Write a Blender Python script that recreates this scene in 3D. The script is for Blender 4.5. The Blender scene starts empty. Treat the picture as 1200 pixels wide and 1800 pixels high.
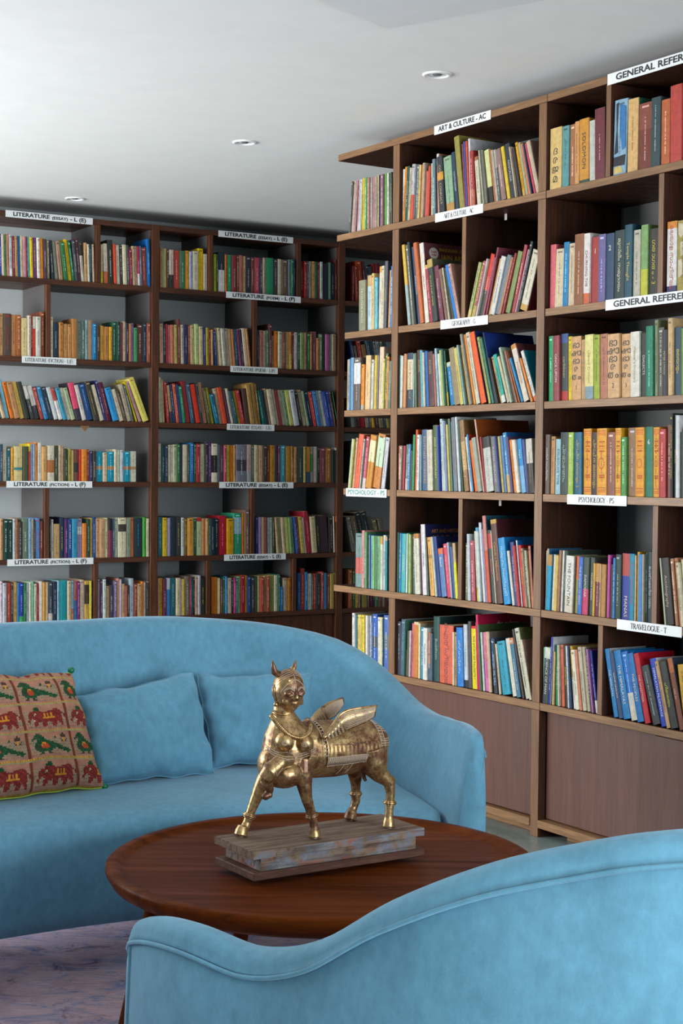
import bpy, bmesh, math, random
import numpy as np
from mathutils import Vector, Matrix, noise
C = bpy.context.scene.collection
random.seed(11)

# ------------------------------------------------------------------ camera
FPX, PITCH, ROLL, EYE = 2783.1, 0.02735, -0.00953, 1.32
cam = bpy.data.cameras.new('camera'); camo = bpy.data.objects.new('camera', cam); C.objects.link(camo)
cp, sp, cr, sr = math.cos(PITCH), math.sin(PITCH), math.cos(ROLL), math.sin(ROLL)
Rv = Vector((cr, -sr*sp, -sr*cp)); Uv = Vector((sr, cr*sp, cr*cp)); Fv = Vector((0, cp, -sp))
M = Matrix((Rv, Uv, -Fv)).transposed().to_4x4(); M.translation = (0, 0, EYE)
camo.matrix_world = M
cam.sensor_fit = 'HORIZONTAL'; cam.sensor_width = 36; cam.lens = FPX/1200*36
cam.clip_start = .05; cam.clip_end = 60
bpy.context.scene.camera = camo
EYEV = Vector((0, 0, EYE))
def proj(p):
    q = Vector(p)-EYEV; z = q.dot(Fv)
    return 600+FPX*q.dot(Rv)/z, 900-FPX*q.dot(Uv)/z
def ray(x, y):
    return Rv*((x-600)/FPX) + Uv*((900-y)/FPX) + Fv
def at_z(x, y, z):
    d = ray(x, y); return EYEV + d*((z-EYE)/d.z)
def at_Y(x, y, Y):
    d = ray(x, y); return EYEV + d*(Y/d.y)

# ------------------------------------------------------------------ world, lights, exposure
sc = bpy.context.scene
sc.view_settings.view_transform = 'Standard'; sc.view_settings.look = 'None'
sc.view_settings.gamma = 1; sc.view_settings.use_curve_mapping = False
sc.view_settings.exposure = 0.12
w = bpy.data.worlds.new('world'); sc.world = w; w.use_nodes = True
w.node_tree.nodes['Background'].inputs[0].default_value = (.75, .86, 1, 1)
w.node_tree.nodes['Background'].inputs[1].default_value = 0.35
def area(name, loc, look, sx, sy, power, col, spread=180):
    l = bpy.data.lights.new(name, 'AREA'); l.shape = 'RECTANGLE'; l.size = sx; l.size_y = sy
    l.energy = power; l.color = col; l.spread = math.radians(spread)
    o = bpy.data.objects.new(name, l); C.objects.link(o); o.location = loc
    d = Vector(look)-Vector(loc); o.rotation_euler = d.to_track_quat('-Z', 'Y').to_euler()
    return o
YB = 0.54223; AB = Vector((math.cos(YB), math.sin(YB), 0)); NB = Vector((-math.sin(YB), math.cos(YB), 0))
def rm(u, v, z): return AB*u + NB*v + Vector((0, 0, z))
# daylight through the tall windows of the left wall and of the wall behind the camera
WL = area('window_light_left', rm(-1.2, 6.9, 1.35), rm(2.5, 6.3, 2.1), 2.9, 1.9, 285, (.97, .985, 1), 160)
WR = area('window_light_rear', rm(2.35, -1.8, 1.3), rm(1.7, 2, .9), 2.4, 1.5, 235, (.90, .96, 1))

# ------------------------------------------------------------------ helpers
def link(name, me, mat=None, parent=None, loc=None):
    o = bpy.data.objects.new(name, me); C.objects.link(o)
    if mat: me.materials.append(mat)
    if parent: o.parent = parent
    if loc is not None: o.location = loc
    return o
def from_bm(name, bm, mat=None, parent=None, smooth=False, loc=None):
    me = bpy.data.meshes.new(name); bm.normal_update(); bm.to_mesh(me); bm.free()
    if smooth:
        for p in me.polygons: p.use_smooth = True
    return link(name, me, mat, parent, loc)
def from_py(name, v, f, mat=None, parent=None, smooth=False, loc=None):
    me = bpy.data.meshes.new(name); me.from_pydata([tuple(q) for q in v], [], f); me.update()
    if smooth:
        for p in me.polygons: p.use_smooth = True
    return link(name, me, mat, parent, loc)
def empty(name, loc=(0, 0, 0)):
    o = bpy.data.objects.new(name, None); C.objects.link(o); o.location = loc; o.empty_display_size = .1; return o
def tag(o, label=None, cat=None, group=None, kind=None):
    if label: o['label'] = label
    if cat: o['category'] = cat
    if group: o['group'] = group
    if kind: o['kind'] = kind
    return o
def bev(o, w, seg=2):
    m = o.modifiers.new('bevel', 'BEVEL'); m.width = w; m.segments = seg; m.limit_method = 'ANGLE'; return o
def obox(name, org, ax, ay, x0, x1, y0, y1, z0, z1, mat, parent=None, bevel=.0015):
    """box in a plan frame: org + ax*x + ay*y + z"""
    v = []
    for z in (z0, z1):
        for x, y in ((x0, y0), (x1, y0), (x1, y1), (x0, y1)):
            v.append(Vector(org)+ax*x+ay*y+Vector((0, 0, z)))
    f = [(0, 3, 2, 1), (4, 5, 6, 7), (0, 1, 5, 4), (1, 2, 6, 5), (2, 3, 7, 6), (3, 0, 4, 7)]
    o = from_py(name, v, f, mat, parent)
    if bevel: bev(o, bevel, 1)
    return o
def crom(pts, n):
    """Catmull-Rom resample of a list of tuples into n points"""
    P = [np.array(p, float) for p in pts]; P = [2*P[0]-P[1]]+P+[2*P[-1]-P[-2]]
    dense = []
    for i in range(1, len(P)-2):
        for k in range(24):
            t = k/24; a, b, c, d = P[i-1:i+3]
            dense.append(.5*((2*b)+(-a+c)*t+(2*a-5*b+4*c-d)*t*t+(-a+3*b-3*c+d)*t**3))
    dense.append(P[-2]); dense = np.array(dense)
    L = np.concatenate([[0], np.cumsum(np.linalg.norm(np.diff(dense[:, :min(3, dense.shape[1])], axis=0), axis=1))])
    return np.array([[np.interp(s, L, dense[:, k]) for k in range(dense.shape[1])] for s in np.linspace(0, L[-1], n)])
def tube_bm(bm, pts, rads, n=10, cap=True):
    """tube through 3D points; radii scalar or per-point"""
    P = [Vector(p) for p in pts]
    if not hasattr(rads, '__len__'): rads = [rads]*len(P)
    rings = []; up = None
    for i, p in enumerate(P):
        t = (P[min(i+1, len(P)-1)]-P[max(i-1, 0)]).normalized()
        if up is None: up = t.orthogonal().normalized()
        up = (up - t*up.dot(t)).normalized(); s = t.cross(up)
        rings.append([bm.verts.new(p+(up*math.cos(a)+s*math.sin(a))*rads[i]) for a in [2*math.pi*k/n for k in range(n)]])
    for a, b in zip(rings, rings[1:]):
        for k in range(n): bm.faces.new((a[k], a[(k+1) % n], b[(k+1) % n], b[k]))
    if cap: bm.faces.new(rings[0][::-1]); bm.faces.new(rings[-1])
def ell_bm(bm, c, r, rot=None, seg=20):
    m = Matrix.Translation(c) @ (rot.to_matrix().to_4x4() if rot else Matrix()) @ Matrix.Diagonal((r[0], r[1], r[2], 1))
    bmesh.ops.create_uvsphere(bm, u_segments=seg, v_segments=seg//2+2, radius=1, matrix=m)
def lathe(name, prof, mat, parent=None, n=96, loc=(0, 0, 0), smooth=True):
    v = []; f = []
    for r, z in prof:
        for k in range(n):
            a = 2*math.pi*k/n; v.append((r*math.cos(a), r*math.sin(a), z))
    for i in range(len(prof)-1):
        for k in range(n):
            f.append((i*n+k, i*n+(k+1) % n, (i+1)*n+(k+1) % n, (i+1)*n+k))
    o = from_py(name, v, f, mat, parent, smooth, loc)
    return o

# ------------------------------------------------------------------ materials
def lin(h):
    if isinstance(h, str): h = [int(h[i:i+2], 16)/255 for i in (0, 2, 4)]
    return tuple(c/12.92 if c <= .04045 else ((c+.055)/1.055)**2.4 for c in h)
class NT:
    def __init__(s, name, rough=.5, metal=0, spec=.5):
        s.m = bpy.data.materials.new(name); s.m.use_nodes = True; s.t = s.m.node_tree
        s.b = s.t.nodes['Principled BSDF']; s.b.inputs['Roughness'].default_value = rough
        s.b.inputs['Metallic'].default_value = metal; s.b.inputs['Specular IOR Level'].default_value = spec
    def n(s, ty, **kw):
        q = s.t.nodes.new(ty)
        for k, v in kw.items(): setattr(q, k, v)
        return q
    def l(s, a, b): s.t.links.new(a, b)
    def coord(s, scale=(1, 1, 1), rot=(0, 0, 0), which='Object'):
        c = s.n('ShaderNodeTexCoord'); m = s.n('ShaderNodeMapping'); m.inputs['Scale'].default_value = scale; m.inputs['Rotation'].default_value = rot
        s.l(c.outputs[which], m.inputs[0]); return m.outputs[0]
    def noise(s, vec, scale, detail=4, rough=.5, dist=0):
        q = s.n('ShaderNodeTexNoise'); q.inputs['Scale'].default_value = scale; q.inputs['Detail'].default_value = detail
        q.inputs['Roughness'].default_value = rough; q.inputs['Distortion'].default_value = dist
        if vec: s.l(vec, q.inputs['Vector'])
        return q.outputs['Fac']
    def ramp(s, fac, stops, interp='LINEAR'):
        q = s.n('ShaderNodeValToRGB'); q.color_ramp.interpolation = interp; e = q.color_ramp.elements
        while len(e) < len(stops): e.new(.5)
        for i, (p, c) in enumerate(stops):
            e[i].position = p; e[i].color = (*c, 1) if hasattr(c, '__len__') else (c, c, c, 1)
        s.l(fac, q.inputs[0]); return q.outputs[0]
    def mix(s, fac, a, b, mode='MIX'):
        q = s.n('ShaderNodeMix', data_type='RGBA', blend_type=mode)
        for k, v in ((0, fac), (6, a), (7, b)):
            sock = q.inputs[k]
            if hasattr(v, 'is_output'): s.l(v, sock)
            elif k == 0: sock.default_value = v
            else: sock.default_value = (*v, 1)
        return q.outputs[2]
    def bump(s, h, strength=.2, dist=.002):
        q = s.n('ShaderNodeBump'); q.inputs['Strength'].default_value = strength; q.inputs['Distance'].default_value = dist
        s.l(h, q.inputs['Height']); s.l(q.outputs[0], s.b.inputs['Normal'])
    def col(s, c):
        if hasattr(c, 'is_output'): s.l(c, s.b.inputs['Base Color'])
        else: s.b.inputs['Base Color'].default_value = (*c, 1)
def plain(name, c, rough=.6, metal=0, spec=.5):
    t = NT(name, rough, metal, spec)
    v = t.coord(); nz = t.noise(v, 9, 4); t.col(t.mix(.06, c, t.ramp(nz, [(.3, tuple(q*.6 for q in c)), (.7, tuple(min(1, q*1.3) for q in c))]))); return t.m
def wood(name, a, b, scale=1, rough=.38, axis=0, spec=.26, fine=1.0, yaw=0):
    t = NT(name, rough, 0, spec)
    def crd(sc):
        v0 = t.coord(rot=(0, 0, -yaw)); m = t.n('ShaderNodeMapping'); m.inputs['Scale'].default_value = sc; t.l(v0, m.inputs[0]); return m.outputs[0]
    sc_ = [16, 16, 16]; sc_[axis] = 1.1
    v = crd(tuple(q*scale for q in sc_)); n1 = t.noise(v, 1.6, 6, .6, .6)
    sc2 = [160, 160, 160]; sc2[axis] = 6
    v2 = crd(tuple(q*scale for q in sc2)); n2 = t.noise(v2, 1.5, 3, .5)
    c1 = t.ramp(n1, [(.32, a), (.7, b)])
    c2 = t.mix(t.ramp(n2, [(.42, .55*fine), (.62, 0.0)]), c1, tuple(q*.55 for q in a))
    t.col(c2); t.bump(n2, .12, .0006)
    t.l(t.ramp(n1, [(.3, rough+.1), (.7, rough-.06)]), t.b.inputs['Roughness'])
    return t.m
def velvet(name, c, scale=1):
    t = NT(name, .85, 0, .25)
    v = t.coord(); n1 = t.noise(v, 5*scale, 6, .62, .4)
    v2 = t.coord((1, 1, .6)); n2 = t.noise(v2, 55*scale, 4, .65)
    n3 = t.noise(v, 900, 2, .5)
    f = t.mix(.45, n1, n2)
    lo = tuple(q*.84 for q in c); hi = tuple(min(1, q*1.17+.005) for q in c)
    t.col(t.ramp(f, [(.36, lo), (.64, hi)]))
    t.b.inputs['Sheen Weight'].default_value = .28; t.b.inputs['Sheen Roughness'].default_value = .45
    t.b.inputs['Sheen Tint'].default_value = (.75, .88, 1, 1)
    t.bump(n3, .25, .0008); return t.m
M_WOODX = wood('walnut_board', lin('765638'), lin('906c4a'), 1, .38, 0, yaw=-1.0)
M_WOODZ = wood('walnut_upright', lin('6a4a32'), lin('82603f'), 1, .38, 2)
M_WOODSHADE = wood('walnut_shaded', lin('311a10'), lin('4c2a1a'), 1, .5, 2)  # same walnut, with the shade between the shelves put into its colour
M_DOOR = wood('walnut_door', lin('4e3229'), lin('64443a'), .8, .34, 2, fine=.5)
M_DARKX = wood('dark_walnut_board', lin('3c2114'), lin('5e3520'), 1, .42, 0, yaw=.542)
M_DARKZ = wood('dark_walnut_upright', lin('3e2212'), lin('683a20'), 1, .42, 2)
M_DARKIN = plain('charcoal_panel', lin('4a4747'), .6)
M_TABLE = wood('mahogany_table', lin('481c08'), lin('74380f'), .9, .36, 0, spec=.04, fine=.4)
M_WALL = plain('painted_wall', lin('aab0b0'), .9, 0, .2)
M_WALLSHADE = plain('painted_wall_shaded', lin('757676'), .9, 0, .2)  # same wall paint, shade behind the side bookcase put into its colour
M_CEIL = plain('white_ceiling', lin('dcdcda'), .95, 0, .1)
M_SIGN = plain('sign_card', lin('d2d5d4'), .55)
M_INK = plain('sign_ink', lin('16181a'), .6)
M_INKG = plain('sign_ink_green', lin('4d7d74'), .6)
M_VEL = velvet('blue_velvet', (.118, .300, .425))
M_VEL_LIT = velvet('blue_velvet_lit', (.128, .322, .450), 1)  # same velvet, the stronger light on the loveseat put into its colour
M_METAL = plain('white_metal', lin('e6e6e6'), .3)
def attr_mat(name, rough=.5, spec=.5, nz=.12, bump=0):
    t = NT(name, rough, 0, spec); a = t.n('ShaderNodeAttribute', attribute_name='Col')
    v = t.coord(which='Object'); n = t.noise(v, 60, 4, .6)
    t.col(t.mix(nz, a.outputs['Color'], t.mix(1, a.outputs['Color'], t.ramp(n, [(.3, .35), (.7, 1.6)]), 'MULTIPLY')))
    if bump: t.bump(n, bump, .001)
    return t.m
M_BOOK = attr_mat('book_cover', .5, .22, .3)
M_PAGE = NT('book_pages', .9, 0, .1)
_v = M_PAGE.coord((900, 1, 1)); M_PAGE.col(M_PAGE.ramp(M_PAGE.noise(_v, 1, 2), [(.35, lin('a8987a')), (.65, lin('d6caac'))])); M_PAGE = M_PAGE.m

# ------------------------------------------------------------------ geometry constants of the two bookcases
D, T, PW, DW = .367, .0274, .044, .0255
ZS = [2.657, 2.316, 1.897, 1.567, 1.236, .8215, .4862]      # top faces of the boards, top to bottom
CEIL = 2.735
Y1, Y2 = -.98576, -1.0149
class Plane:
    def __init__(s, yaw, d):
        s.a = Vector((math.cos(yaw), math.sin(yaw), 0)); s.n = Vector((-math.sin(yaw), math.cos(yaw), 0)); s.d = d
    def p(s, u, v, z): return s.a*u + s.n*(s.d+v) + Vector((0, 0, z))
    def u_at(s, px, z, v=0):
        """distance along the face at which height z shows in picture column px"""
        lo, hi = -9., 9.
        f = lambda u: proj(s.p(u, v, z))[0]-px
        # keep in front of the camera
        g = [lo+(hi-lo)*k/200 for k in range(201)]; prev = None
        for u in g:
            if (s.p(u, v, z)-EYEV).dot(Fv) < .4: continue
            val = f(u)
            if prev and prev[1]*val <= 0:
                a, b = prev[0], u
                for _ in range(40):
                    m = (a+b)/2
                    if f(a)*f(m) <= 0: b = m
                    else: a = m
                return (a+b)/2
            prev = (u, val)
        return 0
    def z_at(s, u, v, py):
        a, b = -.5, 3.5
        for _ in range(40):
            m = (a+b)/2
            if proj(s.p(u, v, m))[1] > py: a = m
            else: b = m
        return (a+b)/2
PB = Plane(YB, 4.35818*1.85)
P1 = Plane(Y1, 2.01392*1.85)
SJ = -2.33829*1.85
J = P1.p(SJ, 0, 0)
P2 = Plane(Y2, 0); P2.d = J.dot(P2.n); SJ2 = J.dot(P2.a)

# ------------------------------------------------------------------ the setting
def slab(name, org, ax, ay, x0, x1, y0, y1, z0, z1, mat):
    o = obox(name, org, ax, ay, x0, x1, y0, y1, z0, z1, mat, None, 0); o['kind'] = 'structure'; return o
O = Vector((0, 0, 0))
tf = NT('polished_concrete', .22, 0, .5); _v = tf.coord(); _n = tf.noise(_v, 2.2, 6, .6)
tf.col(tf.ramp(_n, [(.35, lin('5f6b69')), (.65, lin('7d8885'))])); tf.l(tf.ramp(tf.noise(_v, 7, 4), [(.3, .2), (.7, .34)]), tf.b.inputs['Roughness'])
slab('floor', O, AB, NB, -2.9, 6.6, -3.2, 9.0, -.12, 0, tf.m)
slab('ceiling', O, AB, NB, -2.9, 6.6, -3.2, 9.0, CEIL, CEIL+.12, M_CEIL)
slab('wall_back', O, AB, NB, -2.9, 6.6, PB.d+D+.002, PB.d+D+.15, 0, CEIL, M_WALL)
# right wall: stands behind the right bookcase from its end panel towards the camera, following its slight bend
u0 = -2.84863*1.85
slab('wall_right', P1.n*P1.d, P1.a, P1.n, u0, SJ, D+.002, D+.14, 0, CEIL, M_WALLSHADE)
slab('wall_right_near', P2.n*P2.d, P2.a, P2.n, SJ2-.004, SJ2+6.4, D+.002, D+.14, 0, CEIL, M_WALLSHADE)
slab('wall_recess', O, AB, NB, 6.45, 6.6, 5.5, 9.0, 0, CEIL, M_WALL)
# left wall and the wall behind the camera, with the window openings the daylight comes through
def wall_with_window(name, ax_along, ax_out, off, lo, hi, wlo, whi, zlo, zhi, nsplit):
    org = ax_out*off
    slab(name, org, ax_along, ax_out, lo, wlo, 0, .15, 0, CEIL, M_WALL)
    slab(name+'_pier', org, ax_along, ax_out, whi, hi, 0, .15, 0, CEIL, M_WALL)
    slab(name+'_sill', org, ax_along, ax_out, wlo, whi, 0, .15, 0, zlo, M_WALL)
    slab(name+'_head', org, ax_along, ax_out, wlo, whi, 0, .15, zhi, CEIL, M_WALL)
    return org
wall_with_window('wall_left', NB, -AB, 1.3, -3.2, 9.0, 5.4, 8.35, .35, 2.4, 4)
wall_with_window('wall_rear', AB, -NB, 1.95, -2.9, 6.6, 0.6, 3.4, .5, 2.2, 3)
def window(name, org, al, out, lo, hi, zlo, zhi, n):
    r = empty(name, org + al*(lo+hi)/2 + out*.08); r['kind'] = 'structure'
    inv = -r.location
    def bar(nm, a, b, z0, z1): 
        o = obox(nm, org+inv, al, out, a, b, .04, .10, z0, z1, M_METAL, r, 0)
    bar('window_frame', lo, lo+.05, zlo, zhi); bar('window_frame', hi-.05, hi, zlo, zhi)
    bar('window_frame', lo+.05, hi-.05, zlo, zlo+.05); bar('window_frame', lo+.05, hi-.05, zhi-.05, zhi)
    for k in range(1, n): 
        c = lo+(hi-lo)*k/n; bar('window_frame', c-.025, c+.025, zlo+.05, zhi-.05)
window('window_1', -AB*1.3, NB, -AB, 5.4, 8.35, .35, 2.4, 3)
window('window_2', -NB*1.95, AB, -NB, 0.6, 3.4, .5, 2.2, 3)

# ceiling fittings
def downlight(px, py, label):
    p = at_z(px, py, CEIL)
    r = empty('downlight', p); tag(r, label, 'light', 'recessed ceiling downlights')
    lathe('trim_ring', [(.036, .004), (.037, -.004), (.047, -.006), (.053, -.003), (.054, .001)], M_METAL, r, 48)
    lathe('reflector', [(.036, -.001), (.034, .0), (.03, .001), (.001, .001)], plain('lamp_reflector', lin('c9ccce'), .2), r, 48)
    ms = plain('lamp_core', lin('8a8d90'), .25, .6); lathe('lens', [(.018, .0005), (.014, -.004), (.001, -.006)], ms, r, 32)
downlight(768, 131, 'round white recessed downlight nearest the side bookcase')
downlight(430, 250, 'round white recessed downlight in the middle of the row of three')
downlight(132, 349, 'small round white recessed downlight above the back bookcase')
pc = at_z(683, 48, CEIL)
ax_a = (at_z(570, 0, CEIL)-pc).normalized(); ax_b = Vector((ax_a.y, -ax_a.x, 0))
if ax_b.dot(at_z(773, 0, CEIL)-pc) < 0: ax_b = -ax_b
hp = empty('ceiling_hatch', pc+(ax_a+ax_b)*.3+Vector((0, 0, -.006))); tag(hp, 'square white access panel set in the ceiling', 'panel')
_o = pc-hp.location
obox('frame', _o, ax_a, ax_b, 0, .6, 0, .6, -.004, -.0005, M_CEIL, hp, .001)
obox('panel', _o, ax_a, ax_b, .02, .58, .02, .58, -.012, -.004, plain('hatch_paint', lin('cfd0d2'), .8), hp, .002)

# ------------------------------------------------------------------ signs
FONT_OK = True
def text_obj(name, body, size, mat, parent, mtx, bold=0, sx=1.0, align='CENTER', ext=0):
    c = bpy.data.curves.new(name, 'FONT'); c.body = body; c.size = size; c.align_x = align; c.align_y = 'CENTER'
    c.offset = bold; c.extrude = ext; c.resolution_u = 2
    c.materials.append(mat)
    o = bpy.data.objects.new(name, c); C.objects.link(o); o.parent = parent
    bpy.context.view_layer.update()
    me = bpy.data.meshes.new_from_object(o.evaluated_get(bpy.context.evaluated_depsgraph_get()))
    bpy.data.objects.remove(o); bpy.data.curves.remove(c)
    me.name = name
    if not me.materials: me.materials.append(mat)
    o = bpy.data.objects.new(name, me); C.objects.link(o); o.parent = parent
    o.matrix_local = mtx @ Matrix.Diagonal((sx, 1, 1, 1))
    return o
# thin-and-thick serif capitals drawn as strokes: each glyph on a 0..1 high grid
SER = {
 'A': (.78, [((.04, 0), (.40, 1), .06), ((.40, 1), (.74, 0), .13), ((.17, .34), (.58, .34), .06), ((-.02, 0), (.16, 0), .05), ((.60, 0), (.86, 0), .05)]),
 'C': (.72, [('arc', .40, .5, .34, .5, 42, 318, .11), ((.68, .68), (.68, .92), .05)]),
 'E': (.64, [((.14, 0), (.14, 1), .13), ((.02, 0), (.58, 0), .06), ((.02, 1), (.56, 1), .06), ((.14, .52), (.42, .52), .06), ((.58, 0), (.60, .2), .05), ((.56, 1), (.56, .82), .05), ((.42, .42), (.42, .62), .05)]),
 'F': (.58, [((.14, 0), (.14, 1), .13), ((.02, 0), (.28, 0), .05), ((.02, 1), (.54, 1), .06), ((.14, .52), (.40, .52), .06), ((.54, 1), (.54, .82), .05)]),
 'G': (.76, [('arc', .40, .5, .34, .5, 42, 318, .11), ((.66, 0.06), (.66, .42), .12), ((.52, .42), (.78, .42), .05), ((.66, .70), (.66, .92), .05)]),
 'H': (.80, [((.14, 0), (.14, 1), .12), ((.62, 0), (.62, 1), .12), ((.14, .52), (.62, .52), .06), ((.02, 0), (.26, 0), .05), ((.02, 1), (.26, 1), .05), ((.50, 0), (.74, 0), .05), ((.50, 1), (.74, 1), .05)]),
 'I': (.36, [((.16, 0), (.16, 1), .13), ((.03, 0), (.29, 0), .05), ((.03, 1), (.29, 1), .05)]),
 'L': (.62, [((.14, 0), (.14, 1), .13), ((.02, 0), (.56, 0), .06), ((.02, 1), (.27, 1), .05), ((.56, 0), (.58, .22), .05)]),
 'M': (.94, [((.12, 0), (.14, 1), .05), ((.14, 1), (.45, .05), .13), ((.45, .05), (.76, 1), .05), ((.76, 1), (.78, 0), .12), ((.02, 0), (.22, 0), .05), ((.66, 0), (.90, 0), .05)]),
 'N': (.80, [((.13, 0), (.13, 1), .05), ((.13, 1), (.64, 0), .13), ((.64, 0), (.64, 1), .05), ((.03, 0), (.24, 0), .05), ((.54, 1), (.74, 1), .05)]),
 'O': (.80, [('arc', .40, .5, .33, .5, 0, 360, .11)]),
 'P': (.64, [((.14, 0), (.14, 1), .13), ('arc', .30, .74, .25, .26, -95, 95, .10), ((.02, 0), (.28, 0), .05), ((.14, 1), (.32, 1), .05), ((.14, .48), (.32, .48), .05)]),
 'R': (.72, [((.14, 0), (.14, 1), .13), ('arc', .30, .75, .24, .25, -95, 95, .10), ((.02, 0), (.28, 0), .05), ((.14, 1), (.32, 1), .05), ((.32, .5), (.62, 0), .12), ((.56, 0), (.74, 0), .05), ((.14, .5), (.32, .5), .05)]),
 'S': (.58, [('arc', .29, .75, .2, .25, 20, 270, .10), ('arc', .29, .26, .22, .26, -160, 90, .10)]),
 'T': (.68, [((.33, 0), (.33, 1), .13), ((.04, 1), (.62, 1), .06), ((.20, 0), (.46, 0), .05), ((.04, 1), (.04, .80), .05), ((.62, 1), (.62, .80), .05)]),
 'U': (.78, [((.14, .28), (.14, 1), .12), ('arc', .38, .28, .24, .28, 180, 360, .09), ((.62, .28), (.62, 1), .06), ((.02, 1), (.27, 1), .05), ((.52, 1), (.73, 1), .05)]),
 'V': (.76, [((.08, 1), (.40, 0), .13), ((.40, 0), (.70, 1), .06), ((-.02, 1), (.2, 1), .05), ((.58, 1), (.80, 1), .05)]),
 'Y': (.74, [((.06, 1), (.36, .46), .13), ((.36, .46), (.66, 1), .06), ((.36, 0), (.36, .46), .12), ((.23, 0), (.50, 0), .05), ((-.03, 1), (.18, 1), .05), ((.56, 1), (.76, 1), .05)]),
 '-': (.42, [((.06, .36), (.32, .36), .08)]), ' ': (.30, []),
 '(': (.34, [('arc', .42, .45, .30, .62, 120, 240, .07)]), ')': (.34, [('arc', -.08, .45, .30, .62, -60, 60, .07)]),
 '&': (.86, [('arc', .34, .78, .17, .22, 0, 360, .08), ('arc', .30, .27, .25, .27, 0, 360, .09), ((.28, .62), (.76, 0), .11), ((.52, .12), (.72, .50), .05)]),
}
def serif_mesh(txt, h, width):
    v = []; f = []; x = 0
    def q(a, b, t):
        a = Vector((a[0], a[1])); b = Vector((b[0], b[1])); d = (b-a)
        if d.length < 1e-6: return
        d.normalize(); n_ = Vector((-d.y, d.x))*t*.64; i = len(v)
        for p in (a-n_, b-n_, b+n_, a+n_): v.append((p.x, p.y))
        f.append((i, i+1, i+2, i+3))
    for ch in txt:
        wd, st = SER.get(ch, SER[' '])
        for s_ in st:
            if s_[0] == 'arc':
                _, cx, cy, rx, ry, a0, a1, t = s_; n_ = max(4, int(abs(a1-a0)/24)); pr = None
                for k in range(n_+1):
                    a = math.radians(a0+(a1-a0)*k/n_); p = (x+cx+rx*math.cos(a), cy+ry*math.sin(a))
                    tt = t*(.45+.75*abs(math.cos(a)))
                    if pr: q(pr, p, tt)
                    pr = p
            else: q((x+s_[0][0], s_[0][1]), (x+s_[1][0], s_[1][1]), s_[2])
        x += wd
    sx = width/x
    return [((p[0]-x/2)*sx, (p[1]-.5)*h, 0) for p in v], f
def sign(plane, x0, x1, px_line_edge, zi, text, style, parent, label, ink=None, grow=1.25, small=None):
    """card stuck over the front edge of board zi from picture column x0 to x1"""
    zt = ZS[zi]; zm = zt-T/2
    u0 = plane.u_at(x0, zm, -.002); u1 = plane.u_at(x1, zm, -.002)
    hh = T*grow/2
    cen = plane.p((u0+u1)/2, -.0022, zm-.0015)
    m = Matrix((plane.a, Vector((0, 0, 1)), -plane.n)).transposed().to_4x4(); m.translation = cen
    L = (u1-u0)/2
    v = [(-L, -hh, 0), (L, -hh, 0), (L, hh, 0), (-L, hh, 0), (-L, -hh, -.0016), (L, -hh, -.0016), (L, hh, -.0016), (-L, hh, -.0016)]
    f = [(0, 1, 2, 3), (7, 6, 5, 4), (0, 4, 5, 1), (1, 5, 6, 2), (2, 6, 7, 3), (3, 7, 4, 0)]
    o = from_py('sign', v, f, M_SIGN, parent); o.matrix_local = (Matrix.Translation(-parent.location) @ m)
    o['label'] = label
    ink = ink or M_INK
    if style == 'serif':
        vv, ff = serif_mesh(text, hh*1.02, 2*L*(small or .62))
        t = from_py('lettering', vv, ff, ink, o); t.location = (0, 0, .0006)
    else:
        # bold sans, the bracketed word set smaller
        parts = []
        if '(' in text and small != 0:
            i = text.index('('); j = text.index(')')+1
            parts = [(text[:i], 1), (text[i:j], .74), (text[j:], 1)]
        else: parts = [(text, 1)]
        xs = 0; objs = []
        for tx, s_ in parts:
            t = text_obj('lettering', tx.strip(), hh*1.62*s_, ink, o, Matrix.Translation((0, 0, .0007)), bold=hh*.045*s_, align='LEFT')
            wd = max(q.co.x for q in t.data.vertices)
            objs.append((t, xs, wd, s_)); xs += wd+hh*.55
        tot = xs-hh*.55; k = 2*L*.84/tot
        if style == 'clip': k = 2*L*.92/tot
        for t, x_, wd, s_ in objs:
            t.matrix_local = Matrix.Translation(((x_-tot/2)*k, 0 if s_ == 1 else -hh*.12, .0007)) @ Matrix.Diagonal((k, 1, 1, 1))
    return o

# ------------------------------------------------------------------ bookcases
MEMBERS = []
def unit(name, plane, loc_u, label):
    r = empty(name, plane.p(loc_u, 0, 0)); tag(r, label, 'bookcase', 'walnut bookcases'); return r
def B(nm, plane, r, u0, u1, v0, v1, z0, z1, mat, bevel=.0012):
    o = obox(nm, plane.n*plane.d-r.location, plane.a, plane.n, u0, u1, v0, v1, z0, z1, mat, r, bevel)
    if mat in (M_WOODX, M_WOODZ) and nm in ('shelf', 'divider', 'side_panel'):      # one walnut: every face but the front has shade put into its colour
        o.data.materials.append(M_WOODSHADE)
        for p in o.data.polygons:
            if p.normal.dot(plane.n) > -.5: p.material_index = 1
    return o
def px_div(plane, px, zi): return plane.u_at(px, ZS[zi+1])
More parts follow.
